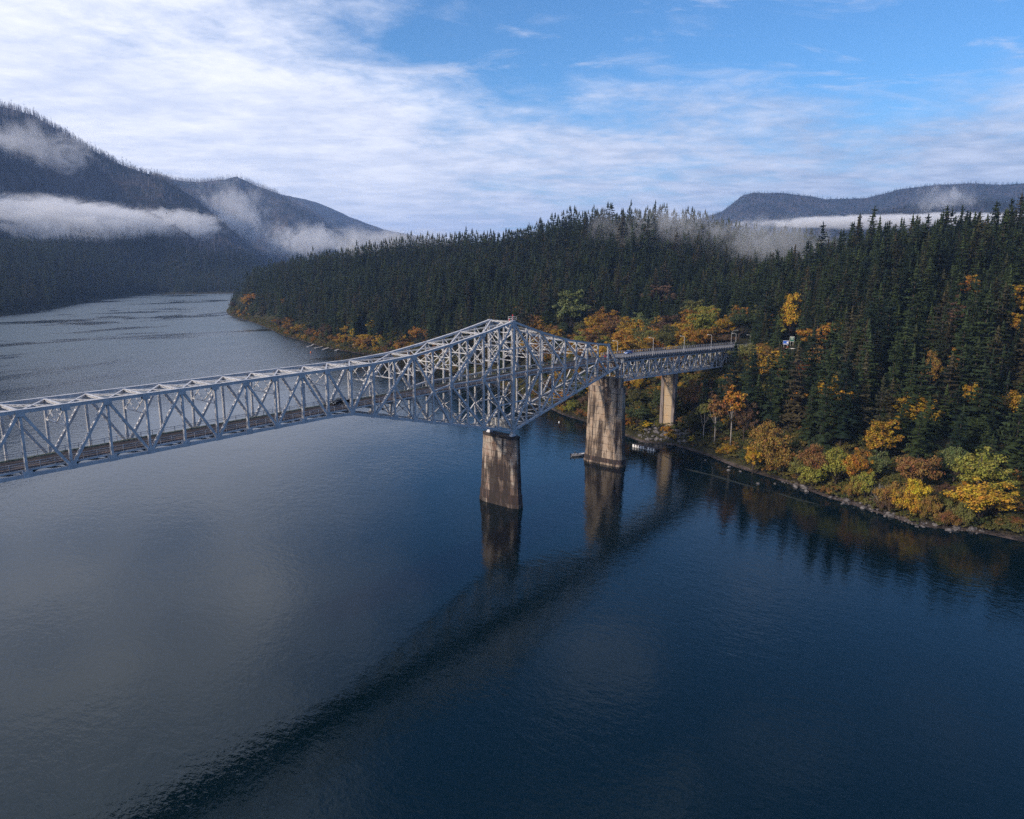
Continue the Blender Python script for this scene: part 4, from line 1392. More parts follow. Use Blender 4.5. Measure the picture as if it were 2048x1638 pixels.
# ---- hand placed broadleaf trees: x, y, height, width, colour, kind, label
BROAD = [
    (241.9, 161.0, 20.0, 18.6, (0.18, 0.092, 0.028), 'maple', 'rust orange maple standing left of the big olive cottonwood behind the truss', None),
    (221.7, 154.7, 20.0, 12.4, (0.18, 0.092, 0.028), 'maple', 'low rust maple just right of the truss peak', None),
    (271.9, 161.7, 34.0, 22.4, (0.11, 0.13, 0.042), 'cottonwood', 'big olive green cottonwood rising above the sloping right arm of the truss', None),
    (241.5, 126.0, 19.4, 14.4, (0.31, 0.145, 0.018), 'maple', 'orange maple right of the big olive cottonwood', None),
    (229.8, 106.9, 14.8, 12.5, (0.21, 0.125, 0.026), 'maple', 'ochre maple above the end post of the truss', None),
    (226.3, 93.2, 16.6, 14.2, (0.31, 0.145, 0.018), 'maple', 'bright orange maple right of the truss end post', None),
    (202.7, 74.2, 13.6, 12.1, (0.31, 0.145, 0.018), 'maple', 'low orange maple behind the blue car', None),
    (262.6, 100.2, 20.0, 15.9, (0.11, 0.13, 0.042), 'maple', 'dark green broadleaf tree behind the first lamps of the approach', None),
    (208.7, 63.1, 16.3, 17.0, (0.13, 0.125, 0.032), 'maple', 'olive yellow maple behind the second approach lamp', None),
    (266.5, 82.1, 11.4, 19.2, (0.18, 0.092, 0.028), 'maple', 'rust orange maple under the bare brown tree', None),
    (361.8, 137.2, 21.8, 29.2, (0.11, 0.065, 0.035), 'cottonwood', 'brown bare looking tree among dark firs above the approach span', None),
    (214.6, 51.6, 10.7, 10.3, (0.39, 0.23, 0.02), 'maple', 'golden maple between the second and third approach lamps', None),
    (301.4, 78.7, 16.1, 15.3, (0.13, 0.125, 0.032), 'cottonwood', 'olive tree left of the bright round green tree', None),
    (296.0, 66.4, 14.8, 16.4, (0.2, 0.19, 0.03), 'maple', 'bright round yellow green tree above the approach span', None),
    (236.6, 52.0, 16.1, 14.5, (0.13, 0.125, 0.032), 'maple', 'olive brown maple behind the third approach lamp', None),
    (232.7, 36.4, 11.8, 19.8, (0.31, 0.145, 0.018), 'maple', 'large orange maple behind the fourth approach lamp', None),
    (227.1, 23.9, 6.9, 10.9, (0.11, 0.065, 0.035), 'maple', 'brown maple by the tree end of the approach span', None),
    (253.2, -3.7, 29.3, 13.8, (0.39, 0.23, 0.02), 'cottonwood', 'tall golden orange maple behind the blue road sign', None),
    (246.6, 0.3, 18.0, 9.3, (0.2, 0.19, 0.03), 'slim', 'slim yellow green tree left of the tall golden maple', None),
    (240.1, 3.7, 18.0, 6.7, (0.21, 0.125, 0.026), 'slim', 'slim ochre tree beyond the road left of the blue sign', None),
    (175.8, -9.6, 10.7, 18.4, (0.13, 0.125, 0.032), 'maple', 'broad olive maple hiding the shore end of the approach span', None),
    (174.9, -21.9, 12.7, 15.5, (0.18, 0.092, 0.028), 'maple', 'rust maple below the blue road sign', None),
    (182.7, -13.9, 10.6, 10.6, (0.21, 0.125, 0.026), 'maple', 'ochre maple below the guard rail of the road', None),
    (209.4, -31.5, 18.4, 18.4, (0.31, 0.145, 0.018), 'maple', 'big orange maple on the slope right of the blue road sign', None),
    (231.2, -35.7, 11.5, 9.9, (0.31, 0.145, 0.018), 'maple', 'small orange maple uphill of the big orange one', None),
    (169.0, -36.1, 13.2, 11.6, (0.2, 0.065, 0.018), 'maple', 'red orange maple below the big orange maple', None),
    (176.1, -42.6, 15.6, 12.8, (0.21, 0.125, 0.026), 'maple', 'ochre maple downhill of the big orange maple', None),
    (266.7, -88.4, 14.6, 12.4, (0.31, 0.145, 0.018), 'maple', 'small orange maple high among firs near the right edge', None),
    (277.8, -36.5, 7.9, 11.0, (0.31, 0.145, 0.018), 'maple', 'lone orange maple crown among the upper firs', None),
    (251.6, -57.5, 4.3, 9.1, (0.21, 0.125, 0.026), 'maple', 'ochre maple crown among firs on the right hill', None),
    (152.3, -93.0, 20.0, 7.9, (0.21, 0.125, 0.026), 'maple', 'ochre topped maple in the middle of the right hill', None),
    (108.5, -29.6, 26.0, 10.3, (0.31, 0.145, 0.018), 'birch', 'tall orange crowned tree with a pale trunk by the shore', None),
    (107.9, -22.9, 22.7, 9.5, (0.18, 0.092, 0.028), 'birch', 'rust crowned tree with a pale trunk by the shore', None),
    (111.6, -16.2, 18.6, 7.5, (0.13, 0.125, 0.032), 'birch', 'olive crowned tree with a pale trunk nearest the land pier', None),
    (125.0, -4.4, 19.0, 10.2, (0.18, 0.092, 0.028), 'maple', 'rust maple right of the land pier', None),
    (112.1, -33.5, 18.2, 8.7, (0.11, 0.065, 0.035), 'maple', 'brown maple behind the pale trunks', None),
    (131.7, -34.6, 18.3, 9.1, (0.13, 0.125, 0.032), 'maple', 'olive tree on the slope above the pale trunks', None),
    (92.8, -50.7, 19.8, 15.6, (0.21, 0.125, 0.026), 'maple', 'wide ochre maple behind the round shore bush', None),
    (87.3, -47.2, 13.3, 6.7, (0.39, 0.23, 0.02), 'maple', 'small golden maple left of the wide ochre maple', None),
    (90.6, -56.7, 11.0, 13.9, (0.21, 0.125, 0.026), 'bush', 'rounded ochre bush on the bank left of the orange and yellow trees', None),
    (84.7, -64.9, 11.0, 6.9, (0.13, 0.125, 0.032), 'bush', 'olive bush right of the rounded ochre bush', None),
    (84.0, -69.7, 16.0, 10.7, (0.18, 0.092, 0.028), 'maple', 'rust and olive maple behind the shore scrub', None),
    (80.4, -71.6, 10.0, 9.4, (0.2, 0.19, 0.03), 'bush', 'yellow green bush below the rust and olive maple', None),
    (84.1, -77.9, 15.2, 12.5, (0.2, 0.19, 0.03), 'maple', 'yellow green maple left of the orange maple on the shore', None),
    (81.5, -84.5, 16.3, 8.6, (0.31, 0.145, 0.018), 'maple', 'bright orange maple beside the yellow green one on the shore', None),
    (76.4, -89.3, 11.0, 7.7, (0.2, 0.19, 0.03), 'bush', 'rounded yellow green bush below the bright orange maple', None),
    (75.5, -94.6, 10.0, 9.8, (0.11, 0.065, 0.035), 'bare', 'bare grey branching shrub on the bank among yellow bushes', None),
    (89.8, -89.6, 12.5, 8.4, (0.11, 0.13, 0.042), 'maple', 'dull green broadleaf tree behind the bare grey shrub', None),
    (84.9, -102.4, 17.0, 15.4, (0.18, 0.092, 0.028), 'maple', 'broad rust and olive maple above the bright yellow sapling', None),
    (71.2, -99.0, 10.8, 9.6, (0.21, 0.125, 0.026), 'bush', 'ochre bush right of the bare grey shrub', None),
    (72.2, -105.3, 14.1, 7.9, (0.44, 0.3, 0.02), 'maple', 'bright yellow sapling on the shore near the right end', None),
    (69.8, -103.1, 9.2, 8.2, (0.39, 0.23, 0.02), 'bush', 'golden bush in front of the bright yellow sapling', None),
    (69.8, -97.1, 7.5, 5.3, (0.11, 0.065, 0.035), 'bush', 'small brown bush behind the big boulders', None),
    (75.6, -85.5, 8.1, 6.2, (0.21, 0.125, 0.026), 'bush', 'low ochre bush by the rocks below the orange maple', None),
    (69.7, -109.2, 8.2, 7.8, (0.21, 0.125, 0.026), 'bush', 'ochre bush at the waterline near the right end', None),
    (68.4, -114.3, 5.5, 7.0, (0.18, 0.092, 0.028), 'bush', 'rust brown bush at the waterline near the right edge', None),
    (74.1, -121.9, 14.6, 17.1, (0.39, 0.23, 0.02), 'maple', 'very large golden olive bush at the right edge of the shore', None),
    (70.7, -117.9, 8.6, 7.8, (0.13, 0.125, 0.032), 'bush', 'olive bush left of the very large golden one', None),
    (85.0, -119.7, 20.0, 15.6, (0.2, 0.19, 0.03), 'maple', 'speckled yellow green maple at the right edge above the shore', None),
    (96.2, -111.7, 16.3, 7.8, (0.11, 0.13, 0.042), 'maple', 'dark green tree between the firs and the right edge', None),
    (114.4, 12.6, 4.3, 4.2, (0.44, 0.3, 0.02), 'slim', 'small bright yellow tree on the rubble left of the land pier', None),
    (115.8, 3.3, 3.2, 5.9, (0.31, 0.145, 0.018), 'bush', 'orange bush at the foot of the land pier', None),
    (113.3, -0.7, 2.8, 6.8, (0.39, 0.23, 0.02), 'bush', 'golden bush on the shore right of the land pier', None),
    (117.5, 8.9, 2.5, 5.1, (0.13, 0.125, 0.032), 'bush', 'olive bush left foot of the land pier', None),
    (109.7, -11.8, 5.2, 2.9, (0.44, 0.3, 0.02), 'slim', 'thin bright yellow sapling at the waterline right of the land pier', None),
    (102.5, -28.0, 3.0, 4.7, (0.39, 0.23, 0.02), 'bush', 'small golden bush below the pale trunks', None),
    (135.8, 34.0, 3.7, 10.0, (0.11, 0.13, 0.042), 'maple', 'dark green tree behind the tall pale pier', None),
    (141.8, 29.3, 2.7, 11.6, (0.13, 0.125, 0.032), 'maple', 'olive tree seen under the approach span', None),
    (152.4, 30.6, 2.8, 8.8, (0.21, 0.125, 0.026), 'maple', 'ochre tree under the middle of the approach span', None),
    (141.4, 69.0, 3.4, 11.7, (0.2, 0.19, 0.03), 'maple', 'yellow green tree at the waterline under the right arm of the truss', None),
    (399.1, 780.4, 16.5, 25.3, (0.31, 0.145, 0.018), 'maple', 'wide orange thicket on the wooded point where the river bends', None),
    (395.1, 788.8, 20.0, 15.0, (0.39, 0.23, 0.02), 'maple', 'golden tree at the left end of the orange thicket', None),
    (403.0, 772.1, 9.7, 16.3, (0.31, 0.145, 0.018), 'maple', 'orange tree at the right end of the orange thicket', None),
    (343.2, 625.9, 17.7, 6.4, (0.31, 0.145, 0.018), 'slim', 'slim flame orange tree among firs on the point', None),
    (252.5, 368.7, 10.3, 16.5, (0.39, 0.23, 0.02), 'maple', 'big golden orange tree by the docks on the far shore', None),
    (270.1, 380.0, 12.9, 12.3, (0.39, 0.23, 0.02), 'maple', 'golden tree uphill of the big golden orange one', None),
    (249.5, 384.2, 16.4, 6.0, (0.44, 0.3, 0.02), 'slim', 'tall thin yellow tree beside the docks', None),
    (250.7, 303.0, 20.0, 12.7, (0.31, 0.145, 0.018), 'maple', 'orange tree on the far shore above the rising truss', None),
    (251.2, 288.5, 16.4, 10.0, (0.18, 0.092, 0.028), 'maple', 'rust tree right of the orange one above the rising truss', None),
    (246.2, 314.2, 15.6, 5.6, (0.39, 0.23, 0.02), 'slim', 'thin golden tree above the rising truss', None),
    (245.6, 400.1, 10.8, 4.2, (0.2, 0.065, 0.018), 'slim', 'thin red tree above the docks', None),
    (265.9, 472.4, 10.1, 5.2, (0.31, 0.145, 0.018), 'slim', 'thin orange tree left of the docks', None),
    (257.9, 453.5, 4.7, 8.1, (0.18, 0.092, 0.028), 'bush', 'rust bush at the left end of the docks', None),
]
BR_XY = np.array([(b[0], b[1], max(b[3]*0.45, 2.0)) for b in BROAD])

# ---- conifers of the right bank
X, Y, g = jgrid(0, 1500, -260, 1700, 8.9, 21)
b, r = polar(X, Y)
Z = height(X, Y)
inland = r - np.interp(b, SHB, SHR)
ok = (b > -13) & (b < 60.5) & (r < 1700) & (Z > 2.6) & (inland > 6)
near_open = (b < 23) & (inland < 20 + 14*vnoise(X/25, Y/25, 9)) & (g.random(len(X)) < 0.93)
ok &= ~near_open
ok &= ~((X > 55) & (X < 215) & (Y > -8) & (Y < 18))                       # the approach span
ok &= ~((X > 200) & (np.abs(Y - (4.8 - (X-200)*0.45)) < 9) & (X < 280))   # the road behind it
terr = (r > 385) & (r < 560) & (b > 21.0) & (b < 37) & (Z < 40)
ok &= ~(terr & (g.random(len(X)) < 0.86))
shore = (b > 28) & (inland < 45) & (g.random(len(X)) < 0.45)
ok &= ~shore
bank_low = (b > 22) & (b < 31) & (r < 372) & (g.random(len(X)) < 0.45)
ok &= ~bank_low
tip = (b > 58.4) & (g.random(len(X)) < 0.55)
ok &= ~tip
X, Y, Z, b, r = X[ok], Y[ok], Z[ok], b[ok], r[ok]
d2 = ((X[:, None] - BR_XY[None, :, 0])**2 + (Y[:, None] - BR_XY[None, :, 1])**2) < BR_XY[None, :, 2]**2
keep = ~d2.any(1)
X, Y, Z, b, r = X[keep], Y[keep], Z[keep], b[keep], r[keep]
n = len(X)
Ht = g.uniform(15, 34, n)**1.0*(0.76 + 0.48*vnoise(X/60, Y/60, 33))
Ht = np.where(b > 57.8, Ht*0.75, Ht)
big_ = g.random(n) < 0.05
Ht = np.where(big_, Ht*1.2, Ht)
# trees below the deck of the bridge stay below it; none in front of the piers' sunlit faces
u_, v_, _ = project(X, Y, Z + Ht)
ub, vb, _ = project(X, Y, Z)
lim = np.full(n, -1e9)
zone = (u_ > 1225) & (u_ < 1468) & (r < 372)
lim[zone] = np.interp(u_[zone], [1240, 1460], [792, 752])
zone = (u_ > 1040) & (u_ < 1480) & (r >= 372) & (r < 480)
lim[zone] = np.interp(u_[zone], [1040, 1240, 1480], [700, 712, 690])
zone = (u_ > 1316) & (u_ < 1374) & (r < 338)
lim[zone] = 848
zone = (u_ > 1100) & (u_ < 1250) & (r < 420)
lim[zone] = np.maximum(lim[zone], 775)
zone = (u_ > 1478) & (u_ < 1545) & (r < 392)
lim[zone] = 700
zone = (u_ > 1560) & (u_ < 1612) & (r < 433)
lim[zone] = 684
frac = np.where(v_ < lim, (vb - lim)/np.maximum(vb - v_, 1), 1.0)
Ht = Ht*np.clip(frac, 0.0, 1.0)
keep = Ht > 7
X, Y, Z, b, r, Ht = X[keep], Y[keep], Z[keep], b[keep], r[keep], Ht[keep]
n = len(X)
rot = g.uniform(0, 6.28, n)
wid = g.uniform(0.8, 1.3, n)*np.clip(1.3 - Ht/90, 0.85, 1.25)
u_, v_, dz_ = project(X, Y, Z + Ht*0.75)
inview = (u_ > -30) & (u_ < 2078) & (dz_ > 0)
size = np.where(inview, Ht/r, 0)
order = np.argsort(-size)
single = np.zeros(n, bool)
single[order[:300]] = True


def conifer(x, y, z, h, rz, wd, k, label, group):
    H, cr, tr = CON_NEAR[k]
    root = tag(empty('conifer_tree', (x, y, z - 0.3), rz), label, 'tree', group)
    s = h/H
    for nm, me in (('crown', cr), ('trunk', tr)):
        o = link(nm, me, root)
        o.scale = (s*wd, s*wd, s)
    return root


WORDS = ['nearest', 'second', 'third', 'fourth', 'fifth', 'sixth']
MARKS = [(bb_[0], bb_[1], bb_[2], bb_[6].split(' with ')[0]) for bb_ in BROAD if len(bb_[6].split()) <= 9]
MU, MV, _ = project([q[0] for q in MARKS], [q[1] for q in MARKS], [float(height(q[0], q[1])) + q[2]*0.6 for q in MARKS])
count = {}
sel = np.nonzero(single)[0]
uu, vv, _ = project(X, Y, Z + Ht*0.6)
pairs = []
for i in sel:
    dd = np.hypot(MU - uu[i], MV - vv[i])
    k = int(np.argmin(dd))
    ax, ay = uu[i] - MU[k], vv[i] - MV[k]
    way = ('right of' if ax > 0 else 'left of') if abs(ax) > abs(ay) else ('below' if ay > 0 else 'above')
    pairs.append((float(dd[k]), int(i), k, way))
pairs.sort()


def con_group(u, r_, b_):
    if u < 1480:
        return ('firs below the approach span', 'on the steep bank below the approach span') if r_ < 372 else ('firs behind the bridge end', 'in the low wood behind the truss and approach span')
    inl = r_ - float(np.interp(b_, SHB, SHR))
    if inl < 45: return 'firs behind the shore shrubs', 'in the front row behind the shore shrubs right of the bridge'
    if inl < 95: return 'firs of the lower right hillside', 'on the lower hillside right of the bridge'
    if u > 1760: return 'firs of the upper right hillside', 'on the upper hillside near the right edge of the view'
    return 'firs round the blue road sign', 'on the hillside beside and above the blue road sign'


for dist_, i, k, way in pairs:
    gr, where = con_group(u_[i], r[i], b[i])
    hh = 'tall' if Ht[i] > 29 else ('middling' if Ht[i] > 23 else 'short')
    c_ = count.get((k, way), 0)
    if c_ < 6 and dist_ < 190:
        count[(k, way)] = c_ + 1
        lb = '%s fir %s the %s' % (WORDS[c_], way, MARKS[k][3])
    else:
        lb = '%s dark fir %s' % (hh, where)
    conifer(X[i], Y[i], Z[i], Ht[i], rot[i], wid[i], int(g.integers(0, 8)), lb, gr)
rest = ~single
mid_ = rest & (r < 760)
for msk, nm, pro, hs, lb in ((mid_, 'conifer_forest', [q[1] for q in CON_NEAR], [q[0] for q in CON_NEAR], 'dense dark fir forest covering the hills right of the river'),
                             (rest & ~mid_, 'conifer_forest', CON_FAR, [30, 32, 28, 33, 30], 'dense dark fir forest on the long ridge beyond the bridge')):
    kk = g.integers(0, len(pro), msk.sum())
    s = Ht[msk]/np.array(hs)[kk]
    wide_ = 1.0 if msk is mid_ else 1.3
    s = s*(1.0 if msk is mid_ else 0.88)
    gn_scatter(nm, lb, pro, np.stack([X[msk], Y[msk], Z[msk] - 0.5], -1), rot[msk], np.stack([s*wid[msk]*wide_, s*wid[msk]*wide_, s], -1), kk)

# ---- left bank forest, burnt slopes, far ridges
X, Y, g = jgrid(-200, 3300, 900, 4600, 12.5, 22)
b, r = polar(X, Y)
Z = height(X, Y)
hl = lookup(TL, b, r)
ok = (b > 50) & (b < 80) & (Z > 2.5) & (lookup(TR, b, r) < 0) & (Z < np.maximum(hl, 0) + 95) & (r > 1150) & (r < 5000) & ((r < 3000) | (g.random(len(X)) < 0.6))
X, Y, Z = X[ok], Y[ok], Z[ok]
n = len(X)
s = g.uniform(0.65, 1.1, n)
gn_scatter('conifer_forest', 'dark fir forest along the far left river bank below the fog', CON_FAR, np.stack([X, Y, Z - 1], -1), g.uniform(0, 6.28, n), np.stack([s*1.15, s*1.15, s], -1), g.integers(0, 5, n))
X, Y, g = jgrid(-400, 4300, 1500, 6600, 16.0, 23)
b, r = polar(X, Y)
Z = height(X, Y)
hl = lookup(TL, b, r)
ok = (b > 50) & (b < 80) & (Z > np.maximum(hl, 0) + 60) & (r < 6500) & (r > 1500)
pat = fbm(X/170, Y/170, 17, 4)
ok &= (g.random(len(X)) < np.where(pat > 0.53, 0.9, 0.2 + 0.9*vnoise(X/45, Y/45, 8)))
X, Y, Z, pat, b, r = X[ok], Y[ok], Z[ok], pat[ok], b[ok], r[ok]
n = len(X)
green = (pat > 0.53) & (g.random(n) < 0.75) | (g.random(n) < 0.10)
s = g.uniform(0.45, 1.2, n)
m_ = green
gn_scatter('surviving_firs', 'patches of dark fir surviving on the burnt mountainside', CON_FAR2, np.stack([X, Y, Z - 1], -1)[m_], g.uniform(0, 6.28, n)[m_], np.stack([s, s, s], -1)[m_], g.integers(0, 3, n)[m_])
m_ = ~green
gn_scatter('burnt_snags', 'bare grey burnt trunks standing on the left mountainside', SNAGS, np.stack([X, Y, Z - 1], -1)[m_], g.uniform(0, 6.28, n)[m_], np.stack([s*1.7, s*1.7, s*0.95], -1)[m_], g.integers(0, 3, n)[m_])
# the crest of the burnt ridges, thick with standing trunks
g = np.random.default_rng(26)
PX, PY = [], []
for rc, b0, b1, n_ in ((3600, 62.5, 74.5, 1500), (5600, 52.5, 64.0, 1100)):
    bb = np.radians(g.uniform(b0, b1, n_)); rr = rc - np.abs(g.normal(0, 45, n_))
    PX.append(ORG[0] + rr*np.cos(bb)); PY.append(ORG[1] + rr*np.sin(bb))
X, Y = np.concatenate(PX), np.concatenate(PY)
k_ = vnoise(X/120, Y/120, 41) > 0.32
X, Y = X[k_], Y[k_]
Z = height(X, Y)
n = len(X)
s = g.uniform(0.55, 1.1, n)
gn_scatter('burnt_snags', 'thin bare trunks bristling along the skyline of the left mountains', SNAGS, np.stack([X, Y, Z - 1], -1), g.uniform(0, 6.28, n), np.stack([s*1.7, s*1.7, s], -1), g.integers(0, 3, n))
X, Y, g = jgrid(1500, 7200, -900, 3600, 19.0, 24)
b, r = polar(X, Y)
Z = height(X, Y)
ok = (b > -4) & (b < 27) & (Z > 180) & (r < 6500) & (r > 3300)
X, Y, Z = X[ok], Y[ok], Z[ok]
n = len(X)
s = g.uniform(0.7, 1.25, n)
gn_scatter('mesa_forest', 'far fir forest on the flat topped mountain at the right', CON_FAR2, np.stack([X, Y, Z - 2], -1), g.uniform(0, 6.28, n), np.stack([s*2.0, s*2.0, s*0.62], -1), g.integers(0, 3, n))

# ------------------------------------------------------------------ broadleaf trees and shrubs
KINDS = {
    'maple': [(12, 5.2, .05, 62, 150, .24, .9), (13, 4.8, .08, 58, 150, .24, .9), (11, 5.6, .03, 66, 145, .24, .85)],
    'cottonwood': [(20, 5.6, .10, 74, 120, .36, 1.0), (18, 6.2, .12, 74, 120, .36, 1.0)],
    'birch': [(16, 3.0, .42, 36, 90, .30, 1.0)],
    'bush': [(4.5, 3.4, .0, 46, 150, .145, .8), (4.0, 3.8, .0, 48, 150, .14, .75), (5.0, 3.0, .0, 44, 150, .145, .9)],
    'slim': [(13, 2.2, .08, 30, 100, .26, 1.1), (12, 2.5, .05, 32, 100, .26, 1.1)],
}
BMESH = {}
for kd, lst in KINDS.items():
    for k, (H, rx, lo, cl, per, lf, fl) in enumerate(lst):
        V = leafy_crown(hash((len(kd), k)) % 1000 + 5*k + len(kd), H, rx, lo, cl, per, lf, fl)
        cr = tri_mesh(kd + '_crown', V, M['leaf'])
        gg = np.random.default_rng(k + 3)
        mb = MB()
        rr = {'maple': .32, 'cottonwood': .4, 'birch': .16, 'bush': .08, 'slim': .14}[kd]
        if kd == 'bush':
            for j in range(5):
                a = j*1.257
                mb.tube([(0, 0, -0.5), (math.cos(a)*rx*.25, math.sin(a)*rx*.25, H*.3), (math.cos(a)*rx*.5, math.sin(a)*rx*.5, H*.62)], [rr, rr*.7, rr*.3], 5)
        else:
            mb.tube([(0, 0, -1.5), (0.1, 0, H*.25), (0, 0.15, H*.55), (0.1, 0, H*.85)], [rr*1.2, rr, rr*.6, rr*.15], 7)
            limb_set(mb, gg, H, max(lo, .15), rx, H*(1-lo)/2, H*(1+lo)/2, 7, rr*.5)
        tr = mb.mesh(kd + '_trunk', M['bark_pale'] if kd == 'birch' else M['bark'], True)
        BMESH.setdefault(kd, []).append((H, rx, cr, tr))


def bare_mesh(seed, H, rx):
    g = np.random.default_rng(seed)
    mb = MB()
    def grow(p, d, L, r_, lvl):
        q = p + d*L
        mb.tube([p, (p+q)/2 + g.normal(0, .04*L, 3), q], [r_, r_*.8, r_*.55], 4, False)
        if lvl == 0: return
        for j in range(3 if lvl > 1 else 4):
            dd = d + g.normal(0, .42, 3) + np.array((0, 0, .12)); dd /= np.linalg.norm(dd)
            grow(p + d*L*g.uniform(.55, 1.0), dd, L*g.uniform(.55, .8), r_*.5, lvl-1)
    for j in range(7):
        a = j*.9 + g.uniform(-.3, .3)
        d = np.array((math.cos(a)*rx/H*.9, math.sin(a)*rx/H*.9, 1.0)); d /= np.linalg.norm(d)
        grow(np.array((math.cos(a)*.3, math.sin(a)*.3, -.3)), d, H*.42, .09, 3)
    return mb.mesh('bare_branches', M['bark_pale'], True)


BARE = [bare_mesh(5, 6.0, 4.0)]
NAMES = {'maple': ('maple_tree', 'tree'), 'cottonwood': ('cottonwood_tree', 'tree'), 'birch': ('pale_trunk_tree', 'tree'), 'bush': ('shrub', 'shrub'), 'slim': ('slender_tree', 'tree'), 'bare': ('bare_shrub', 'shrub')}


def broadleaf(x, y, h, wdt, colr, kind, label, group=None, rz=None, z=None):
    z = float(height(x, y)) if z is None else z
    nm, cat = NAMES[kind]
    root = tag(empty(nm, (x, y, z - 0.2), random.uniform(0, 6.28) if rz is None else rz), label, cat, group)
    if kind == 'bare':
        o = link('branches', BARE[0], root)
        s = wdt/8.0
        o.scale = (s, s, h/6.0)
        return root
    H, rx, cr, tr = random.choice(BMESH[kind])
    for n_, me in (('crown', cr), ('trunk' if kind != 'bush' else 'stems', tr)):
        o = link(n_, me, root)
        o.scale = (wdt/(2.1*rx), wdt/(2.1*rx), h/H)
        o.color = tuple(colr) + (1,)
    return root


for x, y, h, wdt, colr, kind, label, group in BROAD:
    broadleaf(x, y, h, wdt, colr, kind, label, group)

# autumn trees scattered along the far shore of the wood, and inside it
PAL = {'orange': (0.30, 0.145, 0.016), 'rust': (0.175, 0.088, 0.026), 'gold': (0.36, 0.21, 0.02), 'olive': (0.095, 0.092, 0.024), 'brown': (0.105, 0.062, 0.033), 'lime': (0.17, 0.17, 0.025)}
g = np.random.default_rng(77)
cnt = 0
for k in range(4000):
    bb = g.uniform(24, 59.3)
    inl = abs(g.normal(0, 20)) + 1.5
    rr = float(np.interp(bb, SHB, SHR)) + inl
    x, y = ORG[0] + rr*math.cos(math.radians(bb)), ORG[1] + rr*math.sin(math.radians(bb))
    if 30 < x < 225 and -14 < y < 24: continue
    if ((BR_XY[:, 0] - x)**2 + (BR_XY[:, 1] - y)**2 < (BR_XY[:, 2] + 2)**2).any(): continue
    cn = ['orange', 'rust', 'gold', 'olive', 'brown', 'lime', 'olive', 'gold', 'orange', 'brown'][int(g.integers(0, 10))]
    if vnoise(np.array(x/60), np.array(y/60), 5) < 0.34: continue
    c = np.array(PAL[cn])*g.uniform(0.7, 1.1)
    hz = g.uniform(6, 14) if inl > 10 else g.uniform(3.5, 8)
    kd = 'slim' if g.random() < 0.3 else ('maple' if inl > 10 else 'bush')
    names = {'orange': 'orange', 'rust': 'rust red', 'gold': 'golden yellow', 'olive': 'olive green', 'brown': 'faded brown', 'lime': 'yellow green'}
    what = {'slim': 'slender tree', 'maple': 'maple', 'bush': 'shrub'}[kd]
    side = 'on the shore behind the truss' if bb < 47 else ('on the low point where the river bends away' if bb > 55 else 'along the far shore left of the truss peak')
    broadleaf(x, y, hz, hz*(0.45 if kd == 'slim' else g.uniform(0.75, 1.15)), c, kd, 'small %s %s %s' % (names[cn], what, side), 'small autumn trees ' + side)
    BR_XY = np.vstack([BR_XY, (x, y, hz*0.3)])
    cnt += 1
    if cnt >= 215: break

# more broadleaf growth: the open shore, the terrace behind the span, the low bank below it
NM = {'orange': 'orange', 'rust': 'rust red', 'gold': 'golden yellow', 'olive': 'olive green', 'brown': 'faded brown', 'lime': 'yellow green', 'green': 'dull green'}
PAL['green'] = (0.05, 0.07, 0.022)


def top_limit(x, y, z, h):
    uu_, vv_, _ = project([x], [y], [z + h])
    u0, v0, _ = project([x], [y], [z])
    rr_ = polar(x, y)[1]
    lim_ = -1e9
    if 1225 < uu_[0] < 1470 and rr_ < 376: lim_ = np.interp(uu_[0], [1240, 1460], [784, 746])
    if 1310 < uu_[0] < 1376 and rr_ < 338: lim_ = 850
    if 1040 < uu_[0] < 1480 and 376 <= rr_ < 520: lim_ = np.interp(uu_[0], [1040, 1240, 1480], [605, 625, 615])
    if 1555 < uu_[0] < 1620 and rr_ < 437: lim_ = 686
    if 1478 < uu_[0] <= 1555 and rr_ < 425: lim_ = 682
    if vv_[0] < lim_: h = h*max(0.0, (v0[0] - lim_)/max(v0[0] - vv_[0], 1))
    return h


